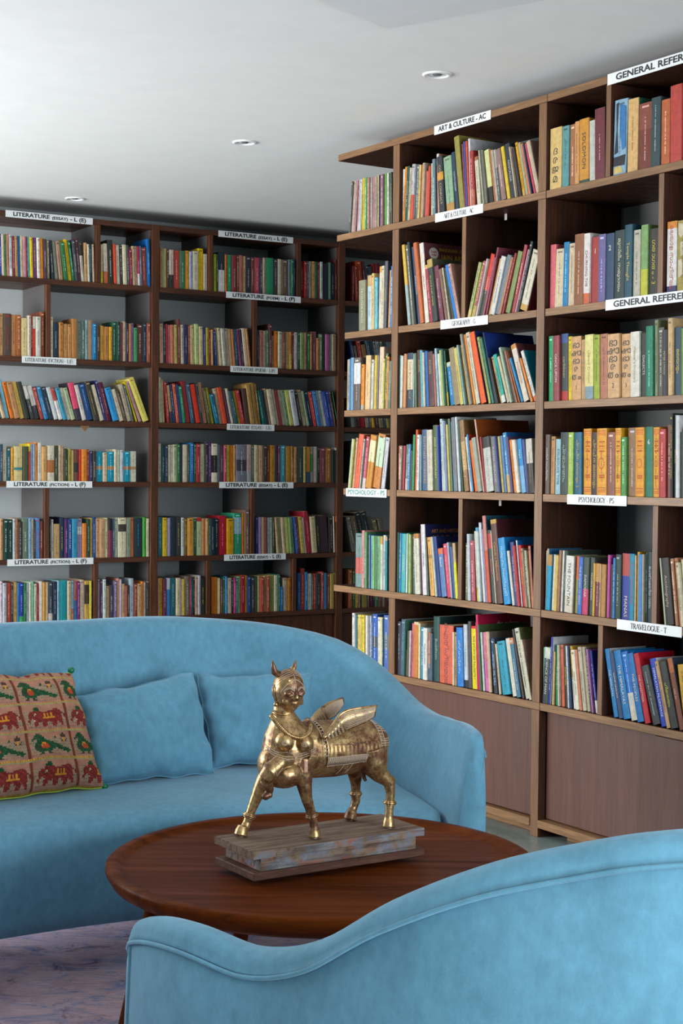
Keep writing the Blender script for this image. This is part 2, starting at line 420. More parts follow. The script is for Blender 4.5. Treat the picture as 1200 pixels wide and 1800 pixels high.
# --- right bookcase, far unit (upright s4..joint) with open cantilevered shelf ends
r1 = unit('bookcase', P1, -4.8, 'walnut bookcase on the side wall, far unit with open shelf ends')
A0, A1 = -2.84863*1.85, -2.82427*1.85      # end upright
u_end = [P1.u_at(px, z) for px, z in zip((594.2, 592, 605.3, 604.4, 602.8, 586.3), ZS)]
for i, z in enumerate(ZS):
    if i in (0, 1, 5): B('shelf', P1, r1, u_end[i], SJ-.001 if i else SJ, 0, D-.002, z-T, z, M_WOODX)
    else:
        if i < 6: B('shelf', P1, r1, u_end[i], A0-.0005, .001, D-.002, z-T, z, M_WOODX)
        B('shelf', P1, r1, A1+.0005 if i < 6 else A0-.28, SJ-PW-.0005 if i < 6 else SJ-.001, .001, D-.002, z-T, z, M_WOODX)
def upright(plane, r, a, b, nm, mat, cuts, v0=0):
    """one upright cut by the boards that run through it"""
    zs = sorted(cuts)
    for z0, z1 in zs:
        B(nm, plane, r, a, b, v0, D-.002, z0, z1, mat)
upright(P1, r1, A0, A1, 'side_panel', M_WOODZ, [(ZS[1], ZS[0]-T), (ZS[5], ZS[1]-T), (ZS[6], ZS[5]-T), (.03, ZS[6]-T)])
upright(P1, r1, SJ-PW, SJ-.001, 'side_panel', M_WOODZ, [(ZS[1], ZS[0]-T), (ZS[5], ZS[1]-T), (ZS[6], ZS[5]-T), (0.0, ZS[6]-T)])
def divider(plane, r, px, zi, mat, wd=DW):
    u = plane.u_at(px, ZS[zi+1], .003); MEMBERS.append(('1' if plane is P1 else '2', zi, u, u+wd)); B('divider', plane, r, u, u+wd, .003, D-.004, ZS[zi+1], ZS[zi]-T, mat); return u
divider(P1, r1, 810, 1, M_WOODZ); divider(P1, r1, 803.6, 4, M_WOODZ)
# base cupboards: a flush door over a projecting bottom rail and a set-back plinth
zr = .047
B('door', P1, r1, A1+.004, SJ-PW-.006, .014, .034, zr+.022, ZS[6]-T-.003, M_DOOR)
B('rail', P1, r1, A0-.25, SJ-PW-.002, -.004, D-.01, zr-.012, zr+.016, M_WOODX)
B('plinth', P1, r1, A0, SJ-PW-.002, .05, D-.02, 0, zr-.013, M_WOODX)
# --- near unit after the bend
r2 = unit('bookcase', P2, SJ2+.6, 'walnut bookcase on the side wall, near unit by the blue loveseat')
E2 = SJ2+1.02
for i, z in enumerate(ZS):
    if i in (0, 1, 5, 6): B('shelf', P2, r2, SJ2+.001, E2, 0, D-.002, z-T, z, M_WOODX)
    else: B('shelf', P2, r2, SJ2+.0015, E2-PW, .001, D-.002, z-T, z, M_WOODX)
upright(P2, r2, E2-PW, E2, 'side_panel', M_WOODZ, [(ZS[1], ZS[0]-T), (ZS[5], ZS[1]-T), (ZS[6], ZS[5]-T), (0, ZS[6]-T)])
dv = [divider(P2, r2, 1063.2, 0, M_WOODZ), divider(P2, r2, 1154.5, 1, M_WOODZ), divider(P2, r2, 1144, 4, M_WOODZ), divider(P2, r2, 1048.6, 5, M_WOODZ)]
ud = P2.u_at(1145.5, .30, 0)
B('door', P2, r2, SJ2+.006, ud-.002, .030, .048, zr+.02, ZS[6]-T-.003, M_DOOR)
B('door', P2, r2, ud+.002, E2-PW-.004, .008, .028, zr+.02, ZS[6]-T-.003, M_DOOR)
B('rail', P2, r2, SJ2+.001, E2, -.004, D-.01, zr-.012, zr+.016, M_WOODX)
B('plinth', P2, r2, SJ2+.09, E2, .06, D-.02, 0, zr-.013, M_WOODX)
# --- back bookcase: three units
sB = [1.98207*1.85, 2.6316*1.85]; step = sB[1]-sB[0]
bu = [(sB[0]-step, sB[0]), (sB[0], sB[1]), (sB[1], sB[1]+step*1.3)]
labs = ['dark walnut bookcase on the back wall behind the patterned cushion', 'dark walnut bookcase on the back wall between the two tall uprights', 'dark walnut bookcase half hidden behind the open shelf ends']
rb = []
for k, (a, b) in enumerate(bu):
    r = unit('bookcase', PB, (a+b)/2, labs[k]); rb.append(r)
    for z in ZS: B('shelf', PB, r, a+.0005, b-PW-.0005, .0015, D-.004, z-T, z, M_DARKX)
    B('side_panel', PB, r, b-PW, b, 0, D-.003, 0, ZS[0], M_DARKZ)
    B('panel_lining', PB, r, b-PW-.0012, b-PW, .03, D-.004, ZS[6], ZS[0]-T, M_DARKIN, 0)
    B('door', PB, r, a+.003, (a+b)/2-PW/2, .02, .04, .1, ZS[6]-T-.003, M_DARKZ)
    B('door', PB, r, (a+b)/2-PW/2+.003, b-PW-.004, .02, .04, .1, ZS[6]-T-.003, M_DARKZ)
    B('plinth', PB, r, a+.003, b-PW-.002, .05, D-.02, 0, .095, M_DARKZ)
def divB(px, zi, k):
    u = PB.u_at(px, ZS[zi+1], .003); r = rb[k]
    MEMBERS.append(('B', zi, u-.001, u+DW)); B('divider', PB, r, u, u+DW, .003, D-.005, ZS[zi+1], ZS[zi]-T, M_DARKZ)
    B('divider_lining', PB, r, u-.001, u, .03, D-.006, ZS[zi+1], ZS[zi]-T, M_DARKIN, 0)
for px, zi, k in [(168.5, 0, 0), (366.8, 0, 1), (521.6, 0, 1), (80.8, 1, 0), (444.4, 1, 1), (78.2, 4, 0), (440.2, 4, 1), (164.6, 5, 0), (362.5, 5, 1), (513.6, 5, 1)]:
    divB(px, zi, k)
MEMBERS += [('1', None, A0, A1), ('1', None, SJ-PW, SJ), ('2', None, SJ2-PW, SJ2+.002), ('2', None, E2-PW, E2)] + [('B', None, b-PW-.0012, b) for a, b in bu]
sign(P1, 763, 862, 0, 0, 'ART & CULTURE - AC', 'bold', r1, 'white card sign reading ART & CULTURE - AC in bold capitals')
sign(P1, 764.6, 848.5, 0, 1, 'ART & CULTURE - AC', 'serif', r1, 'white card sign reading ART & CULTURE - AC in serif capitals')
sign(P1, 774, 857, 0, 2, 'GEOGRAPHY - G', 'serif', r1, 'white card sign reading GEOGRAPHY - G', small=.5)
sign(P1, 608, 679, 0, 4, 'PSYCHOLOGY - PS', 'clip', r1, 'white card sign reading PSYCHOLOGY - PS in green capitals', ink=M_INKG)
sign(P2, 1067.5, 1262, 0, 0, 'GENERAL REFERENCE', 'bold', r2, 'white card sign on the top board reading GENERAL REFERENCE', grow=1.35)
sign(P2, 1064, 1246, 0, 2, 'GENERAL REFERENCE', 'bold', r2, 'white card sign on the third board reading GENERAL REFERENCE', grow=1.3)
sign(P2, 996.5, 1100.5, 0, 4, 'PSYCHOLOGY - PS', 'serif', r2, 'white card sign reading PSYCHOLOGY - PS in black serif capitals', small=.6)
sign(P2, 1084, 1197.5, 0, 5, 'TRAVELOGUE - T', 'serif', r2, 'white card sign reading TRAVELOGUE - T', small=.56)
for x0, x1, zi, tx, st, k in [(10, 163, 0, 'LITERATURE (ESSAY) - L (E)', 'bold', 0), (384, 515, 0, 'LITERATURE (ESSAY) - L (E)', 'bold', 1),
        (397.5, 528.5, 1, 'LITERATURE (POEM) - L (P)', 'bold', 1), (38.5, 134, 2, 'LITERATURE (FICTION) - L(F)', 'serif', 0),
        (405, 488, 2, 'LITERATURE (POEM) - L(P)', 'serif', 1), (399, 482, 3, 'LITERATURE (ESSAY) - L(E)', 'serif', 1),
        (11.5, 162, 4, 'LITERATURE (FICTION) - L (F)', 'bold', 0), (385.5, 515.5, 4, 'LITERATURE (ESSAY) - L (E)', 'bold', 1),
        (13, 164, 5, 'LITERATURE (FICTION) - L (F)', 'bold', 0), (394, 502, 5, 'LITERATURE (ESSAY) - L (E)', 'bold', 1)]:
    sign(PB, x0, x1, 0, zi, tx, st, rb[k], 'white card sign reading ' + tx, grow=1.3, small=.88 if st == 'serif' else None)
# loose wood wedge hanging under the fourth board of the left back unit
_u = PB.u_at(150, ZS[3]-T)
_m = from_py('wedge', [PB.p(_u-.025, -.001, ZS[3]-T-.001)-rb[0].location, PB.p(_u+.025, -.001, ZS[3]-T-.001)-rb[0].location, PB.p(_u-.004, -.001, ZS[3]-T-.032)-rb[0].location,
     PB.p(_u-.025, .01, ZS[3]-T-.001)-rb[0].location, PB.p(_u+.025, .01, ZS[3]-T-.001)-rb[0].location, PB.p(_u-.004, .01, ZS[3]-T-.032)-rb[0].location],
     [(0, 1, 2), (5, 4, 3), (0, 3, 4, 1), (1, 4, 5, 2), (2, 5, 3, 0)], M_WOODX, rb[0])
# small paper stickers on the back of two bays of the far right unit
for px, py, zi in ((888.5, 397.5, 1), (878.5, 885.5, 4)):
    zz = ZS[zi]-T-.022; uu = P1.u_at(px, zz, .10)
    B('sticker', P1, r1, uu-.007, uu+.007, .10, .102, zz-.002, ZS[zi]-T-.0005, plain('sticker_paper', lin('9a9492'), .7), 0)

# ------------------------------------------------------------------ books
# one line per bay: plane, bay name, picture frame (x0, y0, scale), board below, books, end
# a book: base/top/colour with /t=.. top band /b=.. bottom band /c=.. cover boards /w=spine_title ; <n sets the lean
BAYS = [
('2', 'top row', "near bay's far half", 930, 80, 4.444, 0, "<2 148/655/e3c27c/w=!ദ_ര_ജ_മ 243/635/5d9494 298/620/a8704c <0 346/597/e0a468 382/580/d8983c/b=2f4a38:.05/w=SOLOMON 458/590/cccac0 508/500/6b3038", 592),
('2', 'top row', "near bay's near half", 930, 80, 4.444, 0, "<18 638/440/8fb4cc/P <8 752/425/e8bc7c/c=2f6a50 835/460/8a4c3c/b=743a2c:.6 945/415/33474a <6 1022/430/c0683c <4 1097/320/c04a40 1190/320/3a5c80 1232/360/c8b890 1290/350/5d3b30", 1390),
('2', 'second row', "near bay's far half", 930, 340, 4.444, 1, "<8 130/405/d8686e 178/440/dccba8/m=8a7a5c 245/385/1a7cac 290/395/d8c4a4/m=9c8864 343/325/8a5838 420/318/ece4e0/w=CHURNING_THE/i=6a1c28/b=d86a40:.15 470/345/a03834/w=1 535/325/6a6294 592/318/2a4260/w=2 658/295/263a3a/i=ded8c0/w=!മുസ്ലീം_സമുദായം 740/250/1f4c5c/i=d8c048/w=Temple_Thought 800/290/bcb8a6 858/250/7fa464/b=c4c440:.38 915/280/33332a/i=d0c030/w=!ഗതാഗതം_-_3", 993),
('2', 'second row', "near bay's near half", 930, 340, 4.444, 1, "<8 1060/225/e8e6e0/t=e09030:.1/b=303060:.1/i=b84040/w=!മലയാള_സാഹിത്യം 1140/215/a49448/P2 1225/240/8a3a30 1290/250/c8b080", 1370),
('2', 'third row', 'near bay', 930, 540, 4.444, 2, "<0 143/228/2a8a58 182/225/8a3a40/w=ONCE_UPON 230/210/2f3a38/t=2f4c80:.14/b=b03028:.14/i=b09868/w=caribbean 285/230/e8cc30 315/232/d4a472/w=!ഭാ_ഷാ_ഭാ_ര_തം/f=1 392/255/c09868 428/218/e8e090/i=c86030/b=8098a0:.2/w=Literary_Criticism 498/220/98a830 548/212/b4745c 610/215/d8ac7a/w=!ഭാ_ഷാ_ഭാ_ര_തം/f=2 705/212/d8ac7a/w=!ഭാ_ഷാ_ഭാ_ര_തം/f=3 782/195/e4e0d2/i=a88820/w=Webster's_Dictionary 855/205/2a3028/i=d8d8d0/w=DIALECTS 903/150/187c5c 960/100/889068 988/160/5c5c52 1038/180/34343a/i=c8b080/w=PETER_LYNCH 1078/88/dcb884 1115/160/2a4458/i=e0c840/w=!മലയാളം 1178/165/70a030 1230/190/b0803c 1290/200/344c60", 1380),
('2', 'fourth row', 'near bay', 930, 700, 4.444, 3, "<6 115/285/5a4a40/i=e0d8c8/w=!ഗാന്ധി_സാഹിത്യം 150/300/b88450 185/320/9cc4cc/i=304850/w=EXUBOLIVE_TIME 233/268/33403c/i=9ab0a8/w=!പ്രഭാഷണം 298/268/9cbc48/i=e8e8d0 <2 343/268/1c5c78/i=c8b048/w=!പ്രാചീന_മലയാളം_2 403/240/f0a428/M=1 468/268/42302c/i=c8a848/w=!പ്രാചീന_മലയാളം 525/238/f0a830/M=1 603/268/8a5644 668/235/f0b030/M=1 715/305/509048 755/232/8c6846/i=d0d0d0 825/230/f0a420/M=1 893/225/187058/w=6/f=1 957/228/f0a828/M=1 1008/243/b43838 1062/208/7e4c42 1098/118/222824/i=c8b040 1118/130/283838/i=d8c840/w=New_York_2012 1140/135/e2e2e2 1168/265/203028 1225/230/c8a060 1290/250/7c3c34", 1380),
('2', 'fifth row', "near bay's far half", 930, 880, 4.444, 4, "<4 92/390/b8c8b0/n 104/375/c8a890/c=2a70a0 118/420/1894bc/t=b08848:.2/n 155/422/e2ded2/n 182/425/d8b860/n 208/388/a07460/n 226/390/e8e4d8/n 243/390/33443f/w=METAPHYSICAL/i=a8b8b0 270/430/e8e6da/c=a89888/w=THE_FOUNTAIN/i=404840/b=e0d4c0:.3 333/435/909048/t=e07030:.4 368/440/3c6cbc/i=d8dce8/w=THE_BUSINESS_OF_BEING 404/440/3a4a42/b=c84068:.45/i=e0e0e0/w=DAMODAR 450/445/404840/i=e0d8c0/w=MODERN_INDIAN 485/490/d8a840/n 503/490/6a2830/t=c09050:.35 542/498/c8a880/i=302820 553/498/b48444 590/500/303028/n 600/425/c850a0/i=f0e0e8/w=CULTURAL_RITES 618/498/403828/i=d8c860/w=THE_PSYCHOLOGY 640/448/3c7cbc 658/420/284038 700/412/2f4098/t=b84c44:.34/i=e8d8b0/w=MANAS/a=b 768/415/1888a8/i=c83c28 808/428/d8b888/n 822/402/d8a020 842/420/4c8ccc 876/420/b0a898/n 888/405/304838 <2 905/400/203840/i=d8dce0/w=!മഹത്വമേറിയ_വേദം", 950),
('2', 'fifth row', "near bay's near half", 930, 880, 4.444, 4, "<-42 1053/455/b8c8a8/n 1066/455/2f2a28/i=b8a888/w=Autobiography 1125/460/a87858 1155/455/bc7c54 1183/490/d8d0b0 1205/465/d0c8a0 <-20 1240/470/8a4038 1290/480/3c4c60", 1350),
('2', 'lowest row', "near bay's far half", 930, 1070, 4.444, 5, "<0 80/298/68a490 98/298/333a3a/t=d8dcc8:.2/i=d0d4d0/w=SCIENCE_OF_MAN <-3 148/220/2c4090/c=dfe4ec 163/330/a8b4c8/n <-12 175/335/d8b880/n <-22 195/282/208858/c=508a5c <-28 220/285/d8ceb8/n <-38 238/285/dc6c4c <-42 270/290/302820/i=d8c040/w=AFRICAN_ORAL 297/295/eaeaec/b=c8d0e0:.2 <-50 318/298/2a4060/n <-56 335/300/e0b040/b=e8e8e0:.5 <-62 362/330/ece4cc 392/330/d88868/n <-60 408/308/c0b8a0 438/308/b8a888 466/320/303438 <-62 486/325/a86ca4 <-66 503/340/28308a/b=e0e0e0:.2", 522),
('2', 'lowest row', "near bay's near half", 930, 1070, 4.444, 5, "<-85 658/330/1878b4/w=THE_HIMALAYAS/c=c8ccd0 700/360/33476a/w=SUDHIR_HIMALAYA 732/345/1878b4/w=THE_HIMALAYAS 790/355/2070c4/b=e0d8c4:.4 <-88 845/368/1870b0/w=THE_PEOPLES/c=1858a8 <-92 900/370/bc2834/w=THE_GAZETTEER/i=e8c8b0/c=c81c30 <-96 960/470/363c3e/i=a0a8a8 1022/412/2848b8/w=HIMALAYAN_PILGRIMAGE/i=e8ecf4/c=d8dce8 1072/430/c8a070 1098/435/303430/i=c8c030/w=!ഹിമാലയം <-100 1155/410/7c4a3a/t=b86c40:.2/w=LIFE_IN/i=d8b8a0/c=303c48 <-60 1195/450/d8a838 1262/450/3c5c50", 1320),
('1', 'top row', 'middle bay', 700, 230, 4.8, 0, "<5 4/330/ece4d6 24/312/e08c2c 50/308/1f4c3e 76/320/c0b090 97/290/c0c0c4/b=d85438:.45 122/290/6a7070 145/293/e8d080 163/288/dd8440/c=48544c 188/278/b49c84 208/345/c46454 230/303/d04c3c <-10 262/275/c8c8a8 <-16 283/240/6c848c <-22 312/192/c49480/t=e8e4e0:.18/c=c0805c <-34 345/218/30343a/w=COSMIC_CONFLICT/i=c8b080/B=e8a030:.28:.42 <-40 398/222/8cac8c/b=b88c50:.15 <-48 470/175/283c50/w=YOUTH_DREAM/i=d0d8dc <-58 500/40/948c44/c=948c44/d=.22/n <-26 545/105/7c4258/n 558/85/4a4c8c/n 575/80/dc5c3c/n <-20 590/60/e8e8ec/c=e4e6ec/n <-16 606/170/9c3834/b=b86c50:.3 <-26 652/215/dcd4bc/t=a85c38:.08 <-40 695/155/b8b8a0/n 708/150/50504c/n 728/152/707060/n <-44 750/158/dcdc9c/b=2a2a28:.3 <-46 793/150/b0683c <-46 812/155/b0a898 835/150/585c5c/t=b0a898:.35 <-52 862/150/8c706a <-58 908/125/e4c440/n <-56 937/105/2c3438/w=NOSTALGIA/i=c8ccd0 985/125/b8a890/n <-64 1008/138/403838/n <-68 1030/85/e8ac28/b=d8b060:.1 <-70 1057/88/a8a484/n 1085/95/d08460/n <-72 1110/95/404860/n <-82 1130/90/cc4c64/n <-88 1152/75/ccb49c/n/c=a48878", 1188),
('1', 'second row', "middle bay's far half", 700, 410, 4.8, 1, "<-62 72/92/e4bc54/b=9cb0b0:.5 98/92/7c7c70 <-66 130/68/2a3438/n <-62 150/108/404a60/i=c0c8d0/w=EMIGRATION <-68 185/75/c86c40 <-52 215/80/e8dccc/t=e8e0d8:.12/c=6e3c40/d=.24/w=JAIN_ART/i=b85040/K <-45 258/265/a43444/t=d8b048:.07 <-50 285/222/303834/w=the_arts_&_crafts_of_kerala/i=d8c030/c=5a6048/t=b89c58:.13 <-50 335/275/6c3444/w=Malabarrough_crafts/i=d8b8b8 <-58 385/300/7c5c50/n 412/285/ccc4a4 <-70 435/290/3a4438/n <-82 470/262/2c7ccc <-84 500/255/c89c8c/c=b88878", 525),
('1', 'second row', "middle bay's near half", 700, 410, 4.8, 1, "<95 570/270/a4a870/b=d8c080:.15 600/262/b4b840 <92 620/255/a44c5c/b=c8a070:.2 <92 645/235/c4bcb4 <98 660/200/dc3c28/b=3a4038:.42/w=UNIVERSITY/i=e8c8c0 <98 695/225/a85460/n <88 724/140/7a3848/c=7c3c4c/n <96 738/235/cc9c60/n <98 762/222/d4d4cc/i=607078 <102 802/210/707c88/n <106 838/225/b47c5c/n <110 862/190/8c3030 <108 882/180/7c8c54 <110 932/122/a44448 <112 960/160/c48c94/i=e0d0d4/w=CONVERSATIONS <120 985/95/2c3034 <112 1008/178/dcd4bc/c=84343c/b=c8a050:.1", 1072),
('1', 'third row', 'middle bay', 695, 575, 4.8, 2, "<-3 22/240/74b0b0/n 36/245/e0d8c4/n 52/228/cc8c5c <-8 80/220/d8ccac/t=304454:.12/b=304454:.33/w=THE_BOOKSHOP/i=a08858/c=7c3830 130/225/88a0a0/n <-16 150/220/607450/n <-22 170/195/4c3636/b=5c3c38:.15/w=POEMS/i=b89860/a=t <-22 210/198/5ca4a4/c=5c7cac 232/215/bcbcac/n <-26 252/205/2064ac/i=c8d0e0/w=GURUJI_LIFE <-30 280/212/4c3232/b=5c3c38:.15/w=POEMS/i=b89860/a=t 328/228/a46458/n <-34 345/180/a8c4cc/c=88a8b0 365/225/ccd4c4/n 385/195/acb464/n 404/190/406c54/w=MALGUDI/i=c8c8a0 <-38 422/200/2a4c3c/b=b8a040:.25 <-40 445/300/2074a4/t=ccc08c:.1 <-56 490/180/8c7c5c <-60 545/178/ccbc64 <-66 578/150/88a8a4 <-74 600/148/cc9c3c <-84 625/55/8c8a7c/n <-86 645/60/e48c34/n <-92 670/45/ccc4ac <-104 718/45/ec5e22/c=243c78 <-104 770/80/302c28/n <-102 788/80/acac68 <-106 812/90/3c7460/n <-106 832/38/243854/c=243c88/d=.24/i=c8d0e0/w=INDIRA_THEN/n <-92 850/260/383430/i=d0c040/w=MEDIAEVAL <-82 872/250/c49c6c <-80 895/235/22a090/b=d8dcd4:.15/c=207068 <-88 940/250/c4b494/n <-96 965/170/a8b8a0/n 990/200/50403c/n <-100 1008/195/a8745c/n <-106 1028/260/a86444/n 1048/260/2c84b4/n <-116 1068/150/dcd0bc/t=c88848:.08/w=PANORAMIA/i=c05850/c=744048 <-112 1120/185/5c343c/n <-108 1130/260/dcac6c/n 1145/260/e48834/n <-116 1160/200/e4e4dc/c=188ca4/b=d07048:.1", 1188),
('1', 'fourth row', 'middle bay', 695, 730, 4.8, 3, "<0 8/258/b46c4c <-3 28/258/887c6c 45/258/a43440/n <-4 65/248/60746c/i=c0c8c4/b=c8b8b0:.25 95/245/4c7ca4 115/300/404c4c/n <-6 130/165/3c8c54/n/i=d8e0d8 <-10 150/122/dc6028 165/165/e4e0dc <-16 192/165/7c9cac/n <-24 212/122/405c7c/w=EGYPTIAN_WORKING/i=d0a050 <-26 262/125/ccc4ac/i=b86c78 <-30 310/85/48603c/w=JAINA_CONTEMPORARY/i=d8d078 <-30 348/85/c84c44/n <-32 362/90/3048a4/n <-40 375/32/c4dce4/b=c8d0d0:.4 395/48/c0ccc0 <-42 420/55/7888a4/w=GEOGRAPHY/i=d8dce0 <-42 440/80/ccbc64/n <-44 455/30/607054/n 475/55/5c8ca4/n <-40 490/20/70757a/i=a06048/c=28303c <-42 520/15/ccd4d4/n <-46 545/50/3c5c50/w=AFRICA/i=c8c060 <-56 565/45/8c6a40/B=b89860:.3:.7 <-50 612/185/e8e0dc <-48 635/165/3c9ccc/c=b83828 <-52 658/215/d8742c/n <-56 690/195/989c8c <-76 725/35/cca494/c=94481c/d=.26/n <-48 738/185/943030/n <-40 755/190/bcbeb4/t=302c2a:.2 <-34 820/185/706c6c/w=BUDDHA_HIMALAYAS/i=c8c8d0 <-40 865/180/404c7c/n 880/180/bcac5c/n 900/175/5c7ca4/i=d8d8b0/w=VILLAGE <-44 925/150/3c84b4/b=c8a868:.3/c=2468ac <-44 960/185/504470/n <-44 985/210/e88c28 1015/212/e8e0d0 <-42 1045/205/208cc8/b=78b0d8:.5/w=Nepal/i=c8e4f0/a=t <-40 1085/208/484c84/w=On_Nepal/i=d8dce8/a=t <-24 1112/203/d0c8b8/b=302c24:.55", 1168),
('1', 'fifth row', "middle bay's far half", 690, 900, 4.8, 4, "<0 30/172/2c5c48/n <-2 42/180/3080ac/i=c0d8e8 60/183/4caaac/i=d8e8e0/w=COOKING 95/183/e4e4dc/n <-6 112/180/2f7c4c/w=A_QUEEN_AWAITS/i=d8e0d0 132/190/acb474 <-12 155/190/50645c/i=a8b0a8 <-22 188/185/d4d0bc/i=807868/t=b87838:.08 <-18 232/145/74445c/n <-22 252/108/e0dcdc/c=1c2050/d=.22/i=506070/w=JORDAN/K2 290/215/687468/n <-34 305/220/c4b49c/n <-38 322/220/e8ac54/B=a87840:.3:.36 <-40 358/215/c4ccc4/n <-44 375/213/203c7c/c=18285c/d=.2/n <-36 400/315/5c7ca8/t=d87048:.12/w=Brazil/i=e8e8f0/a=t/f=1 <-38 445/275/d4445c/i=f0c0c8 <-36 480/262/acbccc/n 495/300/445c8c/n <-28 520/268/c8a878/b=e4dc20:.65/i=302c20/n", 545),
('1', 'fifth row', "middle bay's near half", 690, 900, 4.8, 4, "<-4 592/260/787458 <-18 632/187/bcc8d0/n <-20 660/243/a44c54 <-32 702/165/d4d0bc/b=d8c040:.2 718/135/ccd4d0/t=40a0b8:.05/n <-46 750/95/d4d8de 775/150/987c94/n <-50 792/38/cc8478/c=28586c/d=.2/b=d05838:.6 <-44 822/160/404840/w=PRODUCT/i=d05840/B=c03c38:.05:.25 858/165/ccc4ac/n <-72 875/72/5c3c34/w=Canada_a_Millennium/i=c8a050/c=4c2026/d=.26/t=c09848:.05 <-54 932/228/2c94cc/w=!സമൂഹം_സംസ്കൃതി/i=c8e4f4/c=1c84cc <-48 992/335/dcd8c8/n <-46 1015/262/40427c/w=GODS_AND_MONUMENTS/i=c8c8e0 <-44 1048/290/b43838 <-48 1070/245/dce0dc/n/c=1c70c0 <-46 1082/288/d4342c/w=SAVING_ANGER/i=e8c850/c=c83028 <-40 1108/312/a88868 1130/330/60685c 1150/330/c8bc94/n <-30 1162/292/cc8068/c=183050", 1182),
('1', 'lowest row', 'middle bay', 690, 1070, 4.8, 5, "<2 20/105/283238 50/88/4a5e74/i=88a0b0 88/100/3f7468/n 95/345/c8c048/n 105/185/584c4c/w=POEMS_OF/i=c89898 128/185/ccbcb4/n <0 142/122/d46c7c 163/110/cc8038/t=e0c8a0:.05 <-2 205/125/dcd4ac/n/c=b0a078 222/155/4c8ca4 253/162/e4e0d8/i=606050/w=PHILOSOPHY 288/200/a46c4c/b=4a5c6c:.35 308/210/4c5c6c/n <-3 325/65/244844/i=90a8a0/c=203c3c/d=.24/w=Buddhism <0 378/135/dc684e/c=7c2c28/w=!ഐതിഹ്യമാല/i=803028 498/198/d8c0a0/n 515/200/a89064/i=504830 <-10 543/160/2c7cc8/w=!ശ്രീശങ്കരം/i=b8d8f0 597/135/c4d0d4/b=202428:.12/w=THE_ROMANCE/i=607078 628/110/50484e/n <-12 655/150/ecdc1c/t=d82c30:.04/w=THE_STUDY_OF_PALMISTRY/i=3c3420/f=1 <-16 706/120/d43460/n <-26 716/55/cc2c5c/c=a81440/d=.26/K3/n <-24 738/140/3c7c5c/c=486038/d=.24/n <-26 752/205/ccd4cc/n <-26 768/205/e884a0/b=e078b8:.5/w=POPULAR_SAYINGS/i=b84070 <-26 808/200/ccac8c/n/c=6c645c <-26 838/258/2c6cac/b=283038:.5 <-28 862/262/2c363e <-36 895/305/ccbca4/i=706858 <-58 925/288/2c98b0 <-64 1000/265/dcd8c4/n <-66 1040/262/3c7088/i=c0c8c8/t=d88858:.1 <-90 1088/190/4c3e3e/n <-100 1112/185/c8c8b0/c=707848/i=484838 <-84 1152/280/d8d0b4/c=b8947c/n", 1174),
('1', 'top row', 'open end shelf', 600, 290, 12, 0, "<60 120/365/ccccc4 150/365/505450 185/350/b4a48c 215/350/b4948c/i=e0d8d8 255/345/ac8484 <45 300/335/bca4ac 340/320/dcd8dc <30 385/315/ccc894 <18 415/285/dcc438 455/280/ccd4b4 <12 485/270/4c9448 <4 530/270/ac8474/i=e0d8d0 575/265/9c8484/i=d8d0c8 625/260/a4847c 670/250/ac948c 720/210/d4c474 755/210/302c54 780/200/bcacbc 820/200/885c64 870/180/5c9c4c 915/175/dce0cc 960/178/cc8c6c <-8 1000/180/283c34 1025/150/586454 1052/150/807c5c", 1084),
('1', 'second row', 'open end shelf', 600, 440, 11.25, 1, "<0 335/605/848468/i=c8c8b0/w=TROUSER_PRESS 470/500/c0d0d4/t=c8a478:.2 560/530/cc9464 598/460/e4c474 640/545/74bccc <22 700/325/dcd4c4/t=d8a050:.1/i=a05040/w=CONFLICT 765/315/d8ccac <38 820/225/585860/i=c8c040/w=NATIONAL 880/400/cc9c6c <30 935/320/3c7cbc", 988),
('1', 'third row', 'open end shelf', 600, 590, 10.59, 2, "<12 65/450/cc9c6c 118/440/7ca8c8 145/415/6c94b4 205/430/283c74/n <10 225/420/605450/B=d8d8d8:.1:.5 <14 350/540/ec942c/b=a8a89c:.1 <24 405/375/e4c494 500/450/ccd0c4 550/440/607c54 595/370/dcb444/n 640/370/808c94/n <30 655/218/e8ccac/i=80a050/w=World_Development 735/435/d4cc6c 765/340/606c4c/i=d8d850 815/400/dc944c 855/480/607464/i=c0c8b8", 908),
('1', 'fourth row', 'open end shelf', 600, 750, 12, 3, "<85 130/265/bcc4a4/n 175/268/acac4c <88 195/245/c89c7c <108 240/175/e86c4c <98 345/265/dcd8cc 385/270/405048/n <100 420/220/a84454/b=d0c0b8:.2 <118 490/200/cc8c3c/B=e8e0b0:.1:.5 <128 615/180/c88444/B=c8e0c0:.05:.6 <110 780/240/ccccd0/c=605c5c", 862),
('1', 'fifth row', 'open end shelf', 600, 890, 10.59, 4, "<6 220/500/748c88/B=c86860:.45:.75 <4 375/450/dc948c 420/480/50845c/i=d8d8d0 465/545/dcc484 495/530/3c6cac 515/545/74b4b4 560/550/7cac6c 600/550/507c5c 640/555/6c9c6c 700/560/ccd0bc/t=c89848:.15 750/540/bcccc8/i=306080 805/560/307c84/t=c89c78:.08 850/560/283438", 884),
('1', 'lowest row', 'open end shelf', 600, 1050, 12, 5, "<2 185/330/848cac 215/330/dcd8d4/c=b8ac98 270/370/407c7c 300/370/ccb484 340/365/e4cc64 385/370/d4bc5c 420/370/e4cc44 480/380/ccac8c 510/385/e4e0dc 550/390/acb4bc 590/390/384c74 625/350/2c5cac/B=404448:.4:.6/i=d8dce8 720/420/dcdcd4 790/425/dcd084 840/455/204c74 865/375/4c6cac/B=607078:.35:.6/i=e8ecf0", 978),
